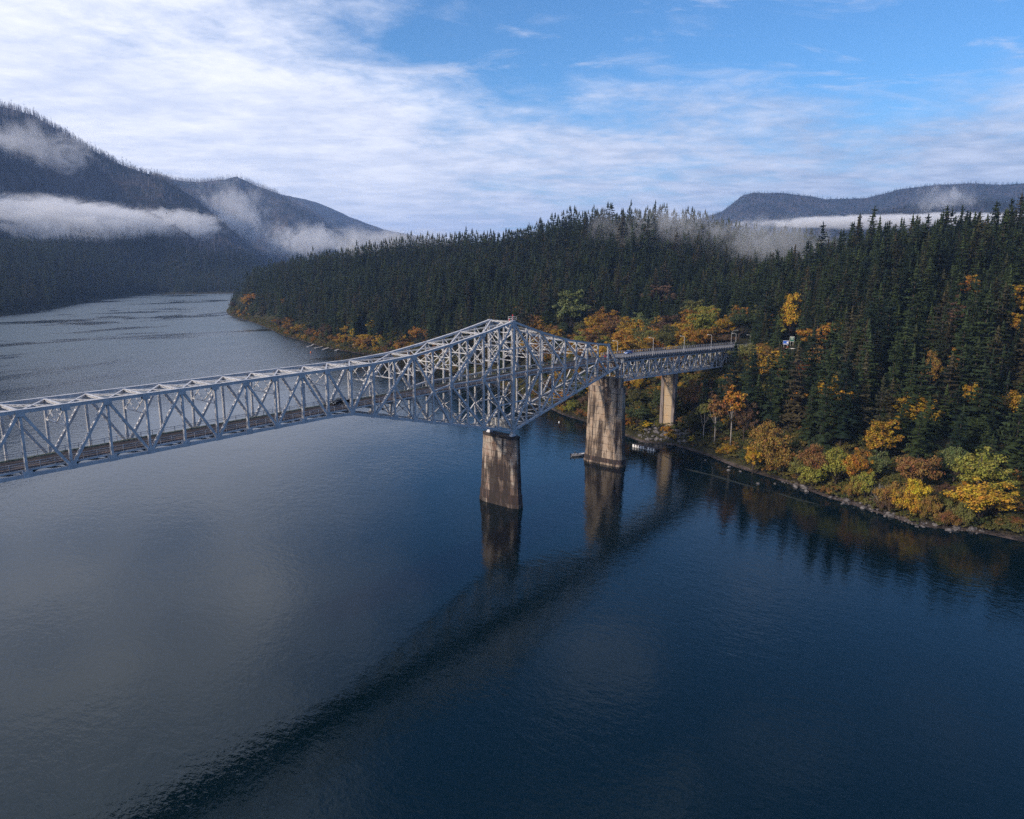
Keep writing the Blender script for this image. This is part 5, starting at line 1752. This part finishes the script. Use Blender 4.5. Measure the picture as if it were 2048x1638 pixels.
for zone, want, b0, b1, lo, hi, kinds, cols, hr, where in (
        ('shore', 60, 2, 22.5, 2.5, 26, ('bush', 'bush', 'bush', 'maple'), ('olive', 'olive', 'brown', 'lime', 'gold', 'green', 'olive', 'brown', 'rust'), (2.5, 6.5), 'on the right shore in front of the firs'),
        ('terrace', 84, 21.3, 38, 55, 190, ('maple', 'maple', 'cottonwood'), ('orange', 'olive', 'gold', 'gold', 'rust', 'lime', 'orange', 'olive', 'green', 'brown'), (11, 21), 'in the low wood behind the truss arm and approach'),
        ('bank', 95, 21.5, 34, 5, 62, ('maple', 'slim', 'maple'), ('green', 'olive', 'green', 'brown', 'rust', 'gold', 'green', 'olive'), (6, 14), 'on the steep bank around the land pier'),
        ('slope', 20, 3, 21, 30, 190, ('maple', 'slim', 'cottonwood'), ('rust', 'gold', 'olive', 'brown', 'orange', 'gold'), (14, 21), 'among the firs of the right hillside')):
    got = 0
    for k in range(3000):
        bb = g.uniform(b0, b1)
        rr = float(np.interp(bb, SHB, SHR)) + g.uniform(lo, hi)
        x, y = ORG[0] + rr*math.cos(math.radians(bb)), ORG[1] + rr*math.sin(math.radians(bb))
        z = float(height(x, y))
        if z < 0.8 or (zone == 'terrace' and (z > 44 or rr < 396)): continue
        h = g.uniform(*hr)
        if 55 < x < 240 and -7 < y < 17:
            if x > 196 or x < 124: continue
            h = min(h, zab(x) - z - 1.5)
        h = top_limit(x, y, z, h)
        if h < 2.4: continue
        if ((BR_XY[:, 0] - x)**2 + (BR_XY[:, 1] - y)**2 < (BR_XY[:, 2]*0.8 + h*0.16)**2).any(): continue
        cn = cols[int(g.integers(0, len(cols)))]
        kd = kinds[int(g.integers(0, len(kinds)))]
        what = {'slim': 'slender tree', 'maple': 'maple', 'bush': 'shrub', 'cottonwood': 'cottonwood'}[kd]
        broadleaf(x, y, h, h*(0.42 if kd == 'slim' else g.uniform(.75, 1.05) if kd != 'bush' else g.uniform(1.1, 1.6)), np.array(PAL[cn])*g.uniform(.65, 1.0), kd, 'small %s %s %s' % (NM[cn], what, where), 'broadleaf growth ' + where)
        BR_XY = np.vstack([BR_XY, (x, y, h*0.35)])
        got += 1
        if got >= want: break

# undergrowth: a continuous thicket over the open bank in front of the firs
X, Y, g = jgrid(20, 330, -260, 60, 2.1, 31)
b, r = polar(X, Y)
Z = height(X, Y)
inland = r - np.interp(b, SHB, SHR)
ok = (b > -12) & (b < 33) & (inland > 0.3) & (inland < np.where(b > 20, 95, 46)) & (Z > 0.05)
ok &= ~((X > 100) & (X < 116) & (Y > -7) & (Y < 13)) & ~((b > 19.5) & (b < 21.8) & (inland < 3.5)) & ~((b > 24.6) & (inland < 2))
X2, Y2, _ = jgrid(50, 300, 10, 330, 3.2, 32)
b2, r2 = polar(X2, Y2)
Z2 = height(X2, Y2)
inl2 = r2 - np.interp(b2, SHB, SHR)
ok2 = ((b2 > 33) | (Y2 > 60)) & (b2 < 45) & (inl2 > 1.2) & (inl2 < 30) & (Z2 > 0.2)
ok2 &= ~((X2 > 100) & (X2 < 119) & (Y2 > -9) & (Y2 < 15))
b3, i3 = np.radians(g.uniform(43, 59.4, 5200)), g.uniform(0.5, 26, 5200)
r3 = np.interp(np.degrees(b3), SHB, SHR) + i3
X3, Y3 = ORG[0] + r3*np.cos(b3), ORG[1] + r3*np.sin(b3)
X2, Y2, Z2, ok2 = np.concatenate([X2, X3]), np.concatenate([Y2, Y3]), np.concatenate([Z2, height(X3, Y3)]), np.concatenate([ok2, height(X3, Y3) > 0.15])
X, Y, Z = np.concatenate([X[ok], X2[ok2]]), np.concatenate([Y[ok], Y2[ok2]]), np.concatenate([Z[ok], Z2[ok2]])
n = len(X)
m0 = leaf_mat('undergrowth_leaves', (0.045, 0.062, 0.018), (0.13, 0.105, 0.025), (0.17, 0.085, 0.022))
U = []
for k in range(4):
    V = leafy_crown(300 + k, 3.0, 2.1, 0.0, 11, 48, .21, .8)
    U.append(tri_mesh('undergrowth_clump', V, m0))
s = g.uniform(0.45, 1.25, n)
gn_scatter('undergrowth', 'mixed green and yellow undergrowth on the open river bank', U, np.stack([X, Y, Z - 0.15], -1), g.uniform(0, 6.28, n), np.stack([s, s, s*g.uniform(0.6, 1.1, n)], -1), g.integers(0, 4, n))

# ------------------------------------------------------------------ boulders
def rock_mesh(seed):
    g = np.random.default_rng(seed)
    bm = bmesh.new()
    bmesh.ops.create_icosphere(bm, subdivisions=2, radius=1.0)
    pl = [(lambda v: v/np.linalg.norm(v))(g.normal(size=3)) for _ in range(9)]
    lim = [g.uniform(0.55, 0.9) for _ in pl]
    for v in bm.verts:
        p = np.array(v.co)
        for nrm, l in zip(pl, lim):
            dd = p @ nrm
            if dd > l: p = p - nrm*(dd - l)*0.85
        p *= 1 + g.uniform(-.03, .03)
        v.co = p
    me = bpy.data.meshes.new('boulder')
    bm.to_mesh(me); bm.free()
    me.materials.append(M['rock'])
    return me


ROCKS = [rock_mesh(k) for k in range(6)]
g = np.random.default_rng(5)


def boulder(x, y, s, label, group=None, z=None, sq=None):
    o = link('boulder', ROCKS[int(g.integers(0, 6))])
    hz = max(0.0, float(height(x, y))) if z is None else z
    o.scale = (s*g.uniform(.8, 1.3), s*g.uniform(.8, 1.2), s*(sq or g.uniform(.5, .85)))
    o.rotation_euler = (g.uniform(-.3, .3), g.uniform(-.3, .3), g.uniform(0, 6.28))
    o.location = (x, y, hz + s*0.1)
    return tag(o, label, 'boulder', group)


for x, y, s, label, group in [
    (75.0, -91.6, 1.53, 'large pale boulder at the waterline below the orange maple', None),
    (77.8, -93.4, 1.34, 'second big grey boulder right beside the large pale one', None),
    (75.5, -89.0, 1.02, 'grey boulder left of the two biggest ones', None),
    (75.4, -84.0, 1.23, 'flat grey slab in the rocks at the left end of the boulder shore', None),
    (70.8, -99.5, 0.90, 'rounded boulder standing alone right of the biggest pair', None),
    (67.9, -111.7, 1.08, 'angular grey boulder near the right end of the waterline', None),
    (66.4, -115.9, 0.88, 'pale flat boulder at the water near the right end', None),
    (91.1, -36.5, 0.68, 'single dark boulder standing in the shallows off the grey beach', None),
    (86.2, -38.3, 0.67, 'dark wet boulder just in front of the single one in the shallows', None),
    (87.7, -42.3, 0.67, 'low dark rock in the shallows left of the grey beach', None),
    (76.0, -53.6, 0.74, 'isolated rock in the water off the weed bed', None),
    (80.0, -58.4, 0.53, 'small flat rock awash beyond the weed bed', None),
    (81.2, -65.5, 1.17, 'wet rock group member off the boulder shore, left one', None),
    (81.8, -68.1, 1.49, 'mossy broad rock at the water, left of the rubble point', None),
    (94.2, -25.2, 0.46, 'tiny rock awash under the pale trunks', None),
]:
    boulder(x, y, s, label, group)
for k in range(190):
    bb = g.uniform(1.5, 17.5)
    if float(vnoise(np.array(bb*1.3), np.array(0.5), 6)) < 0.42: continue
    rr = float(np.interp(bb, SHB, SHR)) + g.normal(0, 1.5)
    boulder(ORG[0] + rr*math.cos(R(bb)), ORG[1] + rr*math.sin(R(bb)), g.uniform(.2, .6)*(1 + (g.random() < .12)), 'small grey rock among the rocks along the right hand waterline', 'rocks along the waterline')
for k in range(150):
    x, y = g.uniform(103, 118), g.uniform(-9, 14)
    bb, rr = polar(x, y)
    if rr < np.interp(bb, SHB, SHR) - 1: continue
    boulder(x, y, g.uniform(.5, 1.3), 'broken grey block in the rubble slope below the land pier', 'rubble below the land pier')

# shallow weed beds breaking the surface beside the right bank
for k, (pts, wd) in enumerate([
    ([(79.4, -18.0), (77.2, -26.5), (75.7, -37.3), (73.1, -46.2), (70.5, -56.4)], 2.2),
    ([(71.1, -57.1), (69.3, -63.9), (67.0, -71.4), (65.9, -79.9)], 1.6),
    ([(100.7, 17.1), (100.7, 12.8), (99.3, 8.8)], 1.0),
    ([(89.8, -0.1), (90.1, -9.3), (81.3, -20.3)], 0.9),
]):
    pts = np.array(pts, float)
    t = np.linspace(0, len(pts)-1, 60)
    cx = np.interp(t, np.arange(len(pts)), pts[:, 0]); cyy = np.interp(t, np.arange(len(pts)), pts[:, 1])
    wv = 0.6*wd*(0.1 + 1.2*vnoise(t*1.7, t*0 + k, 4))*np.sin(np.linspace(0.08, math.pi - 0.08, 60))
    dxx, dyy = np.gradient(cx), np.gradient(cyy)
    ln = np.hypot(dxx, dyy)
    nx, ny = -dyy/ln, dxx/ln
    mb = MB()
    L = [(cx[i] + nx[i]*wv[i]*(0.6 + 0.8*float(vnoise(np.array(i*.9), np.array(1.), k))), cyy[i] + ny[i]*wv[i], 0.012) for i in range(60)]
    Q = [(cx[i] - nx[i]*wv[i], cyy[i] - ny[i]*wv[i]*(0.6 + 0.8*float(vnoise(np.array(i*.8), np.array(2.), k))), 0.012) for i in range(60)]
    mb.add(L + Q, [(i, i+1, 61+i, 60+i) for i in range(59)])
    tag(mb.build('weed_bed', M['weed']), 'thin strip of green water weed at the surface off the right bank', None, None, 'stuff')


# ------------------------------------------------------------------ street lamps on the approach span
def street_lamp(x, y, z, h, arm, label, group=None, curved=False, rz=0.0):
    root = tag(empty('street_lamp', (x, y, z), rz), label, 'street lamp', group)
    mb = MB(); mb.tube([(0, 0, 0), (0, 0, h)], [0.11, 0.07], 8); mb.box((0, 0, 0.15), (0.36, 0.36, 0.3)); mb.build('pole', M['lamp_grey'], root)
    mb = MB()
    if curved: mb.tube([(0, 0, h - .1), (0, arm*.25, h + .75), (0, arm*.6, h + 1.25), (0, arm, h + 1.35)], 0.055, 6)
    else: mb.tube([(0, 0, h - .05), (0, arm*.4, h + .18), (0, arm, h + .22)], 0.055, 6)
    mb.build('arm', M['lamp_grey'], root)
    zz = h + (1.35 if curved else .22)
    mb = MB(); mb.bar((0, arm - .15, zz), (0, arm + .75, zz + .02), 0.30, 0.16, (1, 0, 0), 0.2, 0.12); hd = mb.build('lamp_head', M['lamp_grey'], root)
    mb = MB(); mb.box((0, arm + .25, zz - .10), (0.2, 0.45, 0.04)); mb.build('lens', M['lamp_lens'], hd)
    return root


for x, lb in ((63.5, 'white street lamp at the truss end of the approach, beside the inclined end post'), (92.3, 'white street lamp second along the approach, beside the blue car'),
              (121.3, 'white street lamp midway along the approach span, above the land pier'), (150.5, 'white street lamp fourth along the approach span before the trees'),
              (180.5, 'white street lamp at the tree end of the approach span')):
    street_lamp(x, -0.45, zd(x) - 0.35, 7.0, 1.6, lb, 'street lamps along the approach span')



# ------------------------------------------------------------------ vehicles
def car(name, label, loc, rz, paint, kind='suv'):
    root = tag(empty(name, loc, rz), label, 'car')
    L, Wd = (4.9, 1.92) if kind != 'sedan' else (4.6, 1.8)
    if kind == 'suv':
        prof = [(-2.42, .42), (-2.45, .95), (-2.38, 1.12), (-2.30, 1.14), (2.30, 1.02), (2.42, .85), (2.45, .45)]
        roof = [(-2.28, 1.14), (-2.0, 1.70), (-1.6, 1.80), (.35, 1.80), (1.15, 1.12)]
    elif kind == 'pickup':
        prof = [(-2.42, .50), (-2.45, 1.12), (-2.40, 1.18), (.0, 1.18), (1.1, 1.16), (2.30, 1.06), (2.42, .85), (2.45, .50)]
        roof = [(-.95, 1.16), (-.75, 1.75), (-.4, 1.84), (.55, 1.82), (1.3, 1.14)]
    else:
        prof = [(-2.28, .40), (-2.3, .85), (-2.2, .98), (-1.4, 1.0), (1.0, .98), (2.1, .84), (2.28, .68), (2.3, .38)]
        roof = [(-1.75, .99), (-1.15, 1.36), (-.8, 1.43), (.25, 1.42), (1.1, .97)]

    def loft(pf, w0, w1, zsplit):
        mb = MB()
        n = len(pf)
        zs = [p[1] for p in pf]
        zmin, zmax = min(zs), max(zs)
        half = [(w0 + (w1 - w0)*(p[1] - zmin)/(zmax - zmin + 1e-6))/2 for p in pf]
        vs = [(p[0], -h, p[1]) for p, h in zip(pf, half)] + [(p[0], h, p[1]) for p, h in zip(pf, half)]
        fs = [tuple(range(n)), tuple(range(2*n-1, n-1, -1))] + [(i, n+i, n+(i+1) % n, (i+1) % n) for i in range(n)]
        mb.add(vs, fs)
        return mb
    o = loft(prof, Wd - .12, Wd, 0).build('body', paint, root)
    bv = o.modifiers.new('edge', 'BEVEL'); bv.width = 0.07; bv.segments = 2; bv.limit_method = 'ANGLE'
    o = loft(roof, Wd - .1, Wd - .5, 0).build('cabin', paint, root)
    bv = o.modifiers.new('edge', 'BEVEL'); bv.width = 0.05; bv.segments = 2
    # windows set a little proud of the cabin shell
    (x0, z0), (x1, z1), (x2, z2), (x3, z3), (x4, z4) = roof
    mb = MB(); h0, h1 = Wd/2 - .13, Wd/2 - .31
    mb.add([(x3 + .12, -h1, z3 - .06), (x3 + .12, h1, z3 - .06), (x4 + .02, h0, z4 + .06), (x4 + .02, -h0, z4 + .06)], [(0, 1, 2, 3)]); mb.build('windscreen', M['glass'], root)
    mb = MB(); mb.add([(x1 - .1, -h1, z1 - .04), (x1 - .1, h1, z1 - .04), (x0 - .03, h0, z0 + .08), (x0 - .03, -h0, z0 + .08)], [(3, 2, 1, 0)]); mb.build('rear_window', M['glass'], root)
    for sd in (-1, 1):
        mb = MB(); yb, yt = sd*(Wd/2 - .035), sd*(Wd/2 - .215)
        mb.add([(x0 + .25, yb, z0 + .06), (x4 - .22, yb, z4 + .06), (x3 - .05, yt, z3 - .1), (x1 + .25, yt, z1 - .05)], [(0, 1, 2, 3) if sd < 0 else (3, 2, 1, 0)])
        mb.build('side_window', M['glass'], root)
        for xw in (-1.45, 1.45):
            mb = MB(); mb.tube([(xw, sd*(Wd/2 - .22), .36), (xw, sd*(Wd/2 + .01), .36)], .36, 16); wh = mb.build('wheel', M['tyre'], root)
            mb = MB(); mb.tube([(xw, sd*(Wd/2 - .05), .36), (xw, sd*(Wd/2 + .03), .36)], .22, 12); mb.build('rim', M['alu'], wh)
        mb = MB(); mb.box((L/2 - .02, sd*(Wd/2 - .32), .80), (.10, .40, .17)); mb.build('headlight', M['lamp_lens'], root)
        mb = MB(); mb.box((-L/2 + .04, sd*(Wd/2 - .24), .92), (.10, .26, .28)); mb.build('tail_light', M['tail_lens'], root)
    mb = MB(); mb.box((L/2 + .0, 0, .55), (.08, .55, .14)); mb.build('number_plate', M['white'], root)
    return root


def dk(x, y): return (x, y, zd(x) - 0.03)


car('car', 'black pickup truck crossing the bridge where the truss begins to rise', dk(-62.8, 6.3), math.pi, M['black'], 'pickup')
car('car', 'dark red car leaving the truss at its inclined end post', (63.5, 3.0, zd(63.5) + 0.0), 0.0, M['red'], 'suv')
car('car', 'blue car with pale bonnet coming along the approach span', (84.0, 6.4, zd(84) + 0.0), math.pi, M['blue'], 'sedan')


# ------------------------------------------------------------------ people and boat
def person(label, loc, rz, jacket, standing=False):
    """seated or standing angler: one continuous body grown over a posed skeleton"""
    if standing:
        J = {'pelvis': (0, 0, .95), 'chest': (.02, 0, 1.32), 'neck': (.03, 0, 1.50), 'head': (.05, 0, 1.66),
             'hipL': (0, .11, .92), 'kneeL': (.04, .12, .50), 'footL': (.0, .12, .07), 'toeL': (.16, .13, .05),
             'hipR': (0, -.11, .92), 'kneeR': (.04, -.12, .50), 'footR': (.0, -.12, .07), 'toeR': (.16, -.13, .05)}
    else:
        J = {'pelvis': (0, 0, .45), 'chest': (.07, 0, .80), 'neck': (.11, 0, .98), 'head': (.15, 0, 1.14),
             'hipL': (.03, .11, .44), 'kneeL': (.46, .14, .50), 'footL': (.44, .14, .10), 'toeL': (.60, .15, .06),
             'hipR': (.03, -.11, .44), 'kneeR': (.46, -.14, .50), 'footR': (.44, -.14, .10), 'toeR': (.60, -.15, .06)}
    cx, cz = J['chest'][0], J['chest'][2]
    for s_, n_ in ((1, 'L'), (-1, 'R')):
        J['sh' + n_] = (cx, s_*.20, cz + .10)
        J['el' + n_] = (cx + .10, s_*.26, cz - .16)
        J['ha' + n_] = (cx + .36, s_*.15, cz - .17)
    names = list(J)
    E = [('pelvis', 'chest'), ('chest', 'neck'), ('neck', 'head')]
    for n_ in 'LR':
        E += [('pelvis', 'hip' + n_), ('hip' + n_, 'knee' + n_), ('knee' + n_, 'foot' + n_), ('foot' + n_, 'toe' + n_), ('chest', 'sh' + n_), ('sh' + n_, 'el' + n_), ('el' + n_, 'ha' + n_)]
    rad = {'pelvis': .15, 'chest': .17, 'neck': .065, 'head': .11}
    rad.update({k + n_: v for n_ in 'LR' for k, v in (('hip', .10), ('knee', .07), ('foot', .055), ('toe', .045), ('sh', .08), ('el', .05), ('ha', .04))})
    me = bpy.data.meshes.new('person')
    me.from_pydata([J[k] for k in names], [(names.index(a), names.index(b)) for a, b in E], [])
    me.materials.append(jacket)
    o = link('person', me)
    o.location = loc; o.rotation_euler = (0, 0, rz)
    o.modifiers.new('skin', 'SKIN')
    for k, v in enumerate(names):
        me.skin_vertices[0].data[k].radius = (rad[v], rad[v])
        me.skin_vertices[0].data[k].use_root = (v == 'pelvis')
    o.modifiers.new('smooth', 'SUBSURF').levels = 1
    hd = J['head']
    mb = MB(); mb.tube([(hd[0] + .045, 0, hd[2] - .06), (hd[0] + .065, 0, hd[2] + .01), (hd[0] + .05, 0, hd[2] + .06)], [.06, .085, .07], 8); mb.build('face', M['skin'], o)
    mb = MB(); mb.tube([(hd[0], 0, hd[2] + .05), (hd[0], 0, hd[2] + .15)], [.125, .07], 10); mb.box((hd[0] + .13, 0, hd[2] + .065), (.14, .16, .02)); mb.build('cap', M['black'], o)
    for s_ in (-1, 1):
        mb = MB(); hx, hy, hz = cx + .36, s_*.15, cz - .17
        mb.tube([(hx - .02, hy, hz), (hx + .09, hy, hz - .01)], [.035, .04], 6)
        for q in range(4):
            mb.tube([(hx + .08, hy + (q-1.5)*.02, hz), (hx + .14, hy + (q-1.5)*.02, hz - .02), (hx + .15, hy + (q-1.5)*.02, hz - .06)], .009, 4)
        mb.tube([(hx + .02, hy - s_*.03, hz + .01), (hx + .07, hy - s_*.055, hz + .01)], .011, 4)
        mb.build('hand', M['skin'], o)
    return tag(o, label, 'person')


BX, BY, BRZ = 66.8, 18.6, math.atan2(-4.0, 5.5)
boat = tag(empty('fishing_boat', (BX, BY, 0), BRZ), 'small open fishing boat with dark outboard beside the tall pale pier', 'boat')
secs = [(-2.9, .95, .78, .0), (-1.5, 1.02, .80, -.08), (.3, 1.0, .84, -.08), (1.8, .72, .92, -.02), (2.8, .30, 1.02, .15), (3.25, .04, 1.08, .45)]
mb = MB()
V, n = [], 7
for x, hw, zt_, zb_ in secs:
    V += [(x, -hw, zt_), (x, -hw*.92, .28 + zb_*.3), (x, -hw*.6, zb_), (x, 0, zb_ - .08), (x, hw*.6, zb_), (x, hw*.92, .28 + zb_*.3), (x, hw, zt_)]
fs = [(i*n+j, (i+1)*n+j, (i+1)*n+j+1, i*n+j+1) for i in range(len(secs)-1) for j in range(n-1)] + [tuple(range(n))]
mb.add(V, fs)
V2 = [(x, y*0.93, z + .02) for x, y, z in V]
mb.add(V2, [q[::-1] for q in fs])
mb.build('hull', M['alu'], boat)
mb = MB()
for i in range(len(secs)-1):
    for s_ in (-1, 1):
        mb.bar((secs[i][0], s_*secs[i][1], secs[i][2]), (secs[i+1][0], s_*secs[i+1][1], secs[i+1][2]), .09, .07)
mb.build('gunwale', M['white'], boat)
mb = MB(); mb.add([(-2.8, -.85, .30), (1.8, -.6, .30), (1.8, .6, .30), (-2.8, .85, .30)], [(0, 1, 2, 3)]); mb.build('floor', M['steel_dark'], boat)
for x, hw in ((-1.9, .9), (-.3, .92), (1.3, .72)):
    mb = MB(); mb.box((x, 0, .55), (.34, hw*2, .07)); mb.build('seat', M['steel_dark'], boat)
mb = MB(); mb.box((2.2, 0, .88), (.9, .9, .05)); mb.build('bow_deck', M['white'], boat)
mb = MB()
mb.bar((-3.12, 0, .75), (-3.12, 0, 1.25), .42, .55, (0, 1, 0), .34, .45); mb.box((-3.15, 0, .4), (.16, .12, .9)); mb.tube([(-2.95, 0, 1.0), (-2.45, .12, 1.02)], .035, 6)
mb.build('outboard_motor', M['black'], boat)


def onboat(dx_, dy_, dz_):
    c_, s_ = math.cos(BRZ), math.sin(BRZ)
    return (BX + dx_*c_ - dy_*s_, BY + dx_*s_ + dy_*c_, dz_)


person('angler in a dark jacket standing at the stern of the small boat', onboat(-1.3, .1, .31), BRZ, M['jacket'], True)
person('angler in an olive jacket seated amidships in the small boat', onboat(-.35, -.1, .14), BRZ, M['jacket2'])

# ------------------------------------------------------------------ old concrete wharf near the land pier
wh = tag(empty('old_wharf', (95.1, 3.0, 0), math.atan2(-11.8, -1.3)), 'low old concrete wharf with white fender posts by the rubble bank', 'wharf')
mb = MB(); mb.box((0, 1.1, .65), (12.2, 3.4, .30)); mb.build('deck_slab', M['concrete_dark'], wh)
mb = MB(); mb.box((0, 1.2, -.2), (12.0, 3.0, 1.4)); mb.build('base', M['concrete_cap'], wh)
for k in range(9):
    if k == 5: continue
    mb = MB(); mb.box((-5.4 + k*1.3, -.62, .55), (.62 if k % 3 else .9, .16, 1.2)); mb.build('fender_post', M['white'], wh)
mb = MB(); mb.box((0, -.5, .32), (11.8, .12, .5)); mb.build('fender_board', M['wood'], wh)

# ------------------------------------------------------------------ floating docks on the far shore
for x, y, rz, L, lb in [
    (235.4, 430.1, 0.429, 7.0, 'leftmost small grey dock on the far shore'),
    (235.3, 416.4, 0.236, 9.1, 'long low grey dock second from the left on the far shore'),
    (233.6, 403.5, 0.539, 11.9, 'pale slanting dock third from the left on the far shore'),
    (236.0, 389.1, 0.556, 11.6, 'pale dock below the red tree on the far shore'),
    (240.1, 375.9, 0.373, 8.0, 'dock beside the pale mooring post'),
    (240.3, 353.6, 0.396, 11.4, 'wide grey dock partly hidden by the rising truss'),
]:
    t = tag(empty('floating_dock', (x, y, 0), rz), lb, 'dock', 'docks along the far shore')
    mb = MB(); mb.box((0, 0, .12), (L, 2.2, .5)); mb.build('float', M['steel_dark'], t)
    mb = MB()
    for k in range(int(L/.5)):
        mb.box((-L/2 + .25 + k*.5, 0, .42), (.44, 2.4, .08))
    o = mb.build('deck_planks', M['wood'], t); o['kind'] = 'stuff'
    mb = MB(); mb.bar((L/2, 0, .45), (L/2 + 5.0, 0, 1.6), 1.2, .14); mb.build('gangway', M['wood'], t)
tw = tag(empty('mooring_post', (238.6, 369.1, 0)), 'pale mooring post with a cross head standing by the docks', 'post')
mb = MB(); mb.tube([(0, 0, -2), (0, 0, 6.2)], .38, 8); mb.build('pile', M['white'], tw)
mb = MB(); mb.box((0, 0, 6.3), (2.6, 1.6, .25)); mb.build('platform', M['wood'], tw)

# ------------------------------------------------------------------ signs, van, far lamps, buoys
street_lamp(205.0, 11.8, float(height(205.0, 11.8)), 10.5, 2.6, 'tall curved arm street lamp beyond the end of the approach span', None, True, -2.759)
street_lamp(236.7, 13.2, float(height(236.7, 13.2)), 5.5, 1.6, 'short pale street lamp by the white van beyond the bridge end', None, False, 0.359)


def sign(name, label, x, y, rz, wd, hg, zlo, mat, extra):
    root = tag(empty(name, (x, y, float(height(x, y))), rz), label, 'road sign')
    for s_ in (-.3, .3):
        mb = MB(); mb.box((0.06, s_*wd, (zlo + hg)/2), (.10, .10, zlo + hg)); mb.build('post', M['white'], root)
    mb = MB(); mb.box((0, 0, zlo + hg/2), (.06, wd, hg)); mb.build('panel', M['white'], root)
    mb = MB(); mb.box((-.04, 0, zlo + hg/2), (.03, wd*.93, hg*.90)); mb.build('face', mat, root)
    for dy_, dz__, w_, h_ in extra:
        mb = MB(); mb.box((-.07, dy_*wd, zlo + hg/2 + dz__*hg), (.03, w_*wd, h_*hg)); mb.build('symbol', M['white'], root)
    return root


sign('road_sign', 'blue road sign with white symbols on two posts above the autumn trees', 234.5, -7.8, 0.315, 3.0, 2.2, 2.6, M['sign_blue'], [(-.30, .02, .26, .45), (.1, -.36, .6, .10)])
sign('road_sign', 'green road sign half hidden by firs right of the blue sign', 250.7, -5.9, 0.315, 2.4, 3.0, 2.4, M['sign_green'], [(0, .25, .7, .10), (0, .0, .5, .10)])
rs = tag(empty('warning_sign', (234.5 - 1.5, -7.8 - 1.6, float(height(234.5, -7.8))), 0.315), 'small red sign low on the guard rail under the blue sign', 'road sign')
mb = MB(); mb.box((0, 0, 1.3), (.06, .8, .8)); mb.build('panel', M['sign_red'], rs)
mb = MB(); mb.box((.05, 0, .6), (.08, .08, 1.4)); mb.build('post', M['white'], rs)
gr = tag(empty('guard_rail', (234.5 - 3, -7.8, float(height(234.5 - 3, -7.8))), 0.315), 'pale roadside guard rail below the blue road sign', 'guard rail')
for k in range(6):
    mb = MB(); mb.box((0, -6 + k*2.0, .25), (.14, .14, 1.4)); mb.build('post', M['wood'], gr)
mb = MB(); mb.box((-.1, -1, .72), (.06, 11, .32)); mb.build('beam', M['white'], gr)
car('van', 'white van mostly hidden by bushes beyond the end of the approach span', (221.3, 11.6, float(height(221.3, 11.6)) + 0.1), 2.268, M['white_car'], 'suv')['category'] = 'van'
for nm, lb, x, y, mt, rad in (('buoy', 'small white buoy floating between the truss and the wooded bank', 114.9, 61.7, M['white'], .42), ('buoy', 'orange buoy floating off the docks on the far shore', 208.9, 391.7, M['orange'], .75)):
    mb = MB(); mb.tube([(0, 0, -rad), (0, 0, -.6*rad), (0, 0, .2*rad), (0, 0, .8*rad), (0, 0, 1.15*rad), (0, 0, 1.2*rad)], [.3*rad, .85*rad, rad, .62*rad, .2*rad, .08*rad], 12)
    mb.tube([(0, 0, 1.15*rad), (0, 0, 1.5*rad)], .09*rad, 6)
    bo = mb.build(nm, mt, None, True); bo.location = (x, y, 0.1); tag(bo, lb, 'buoy')
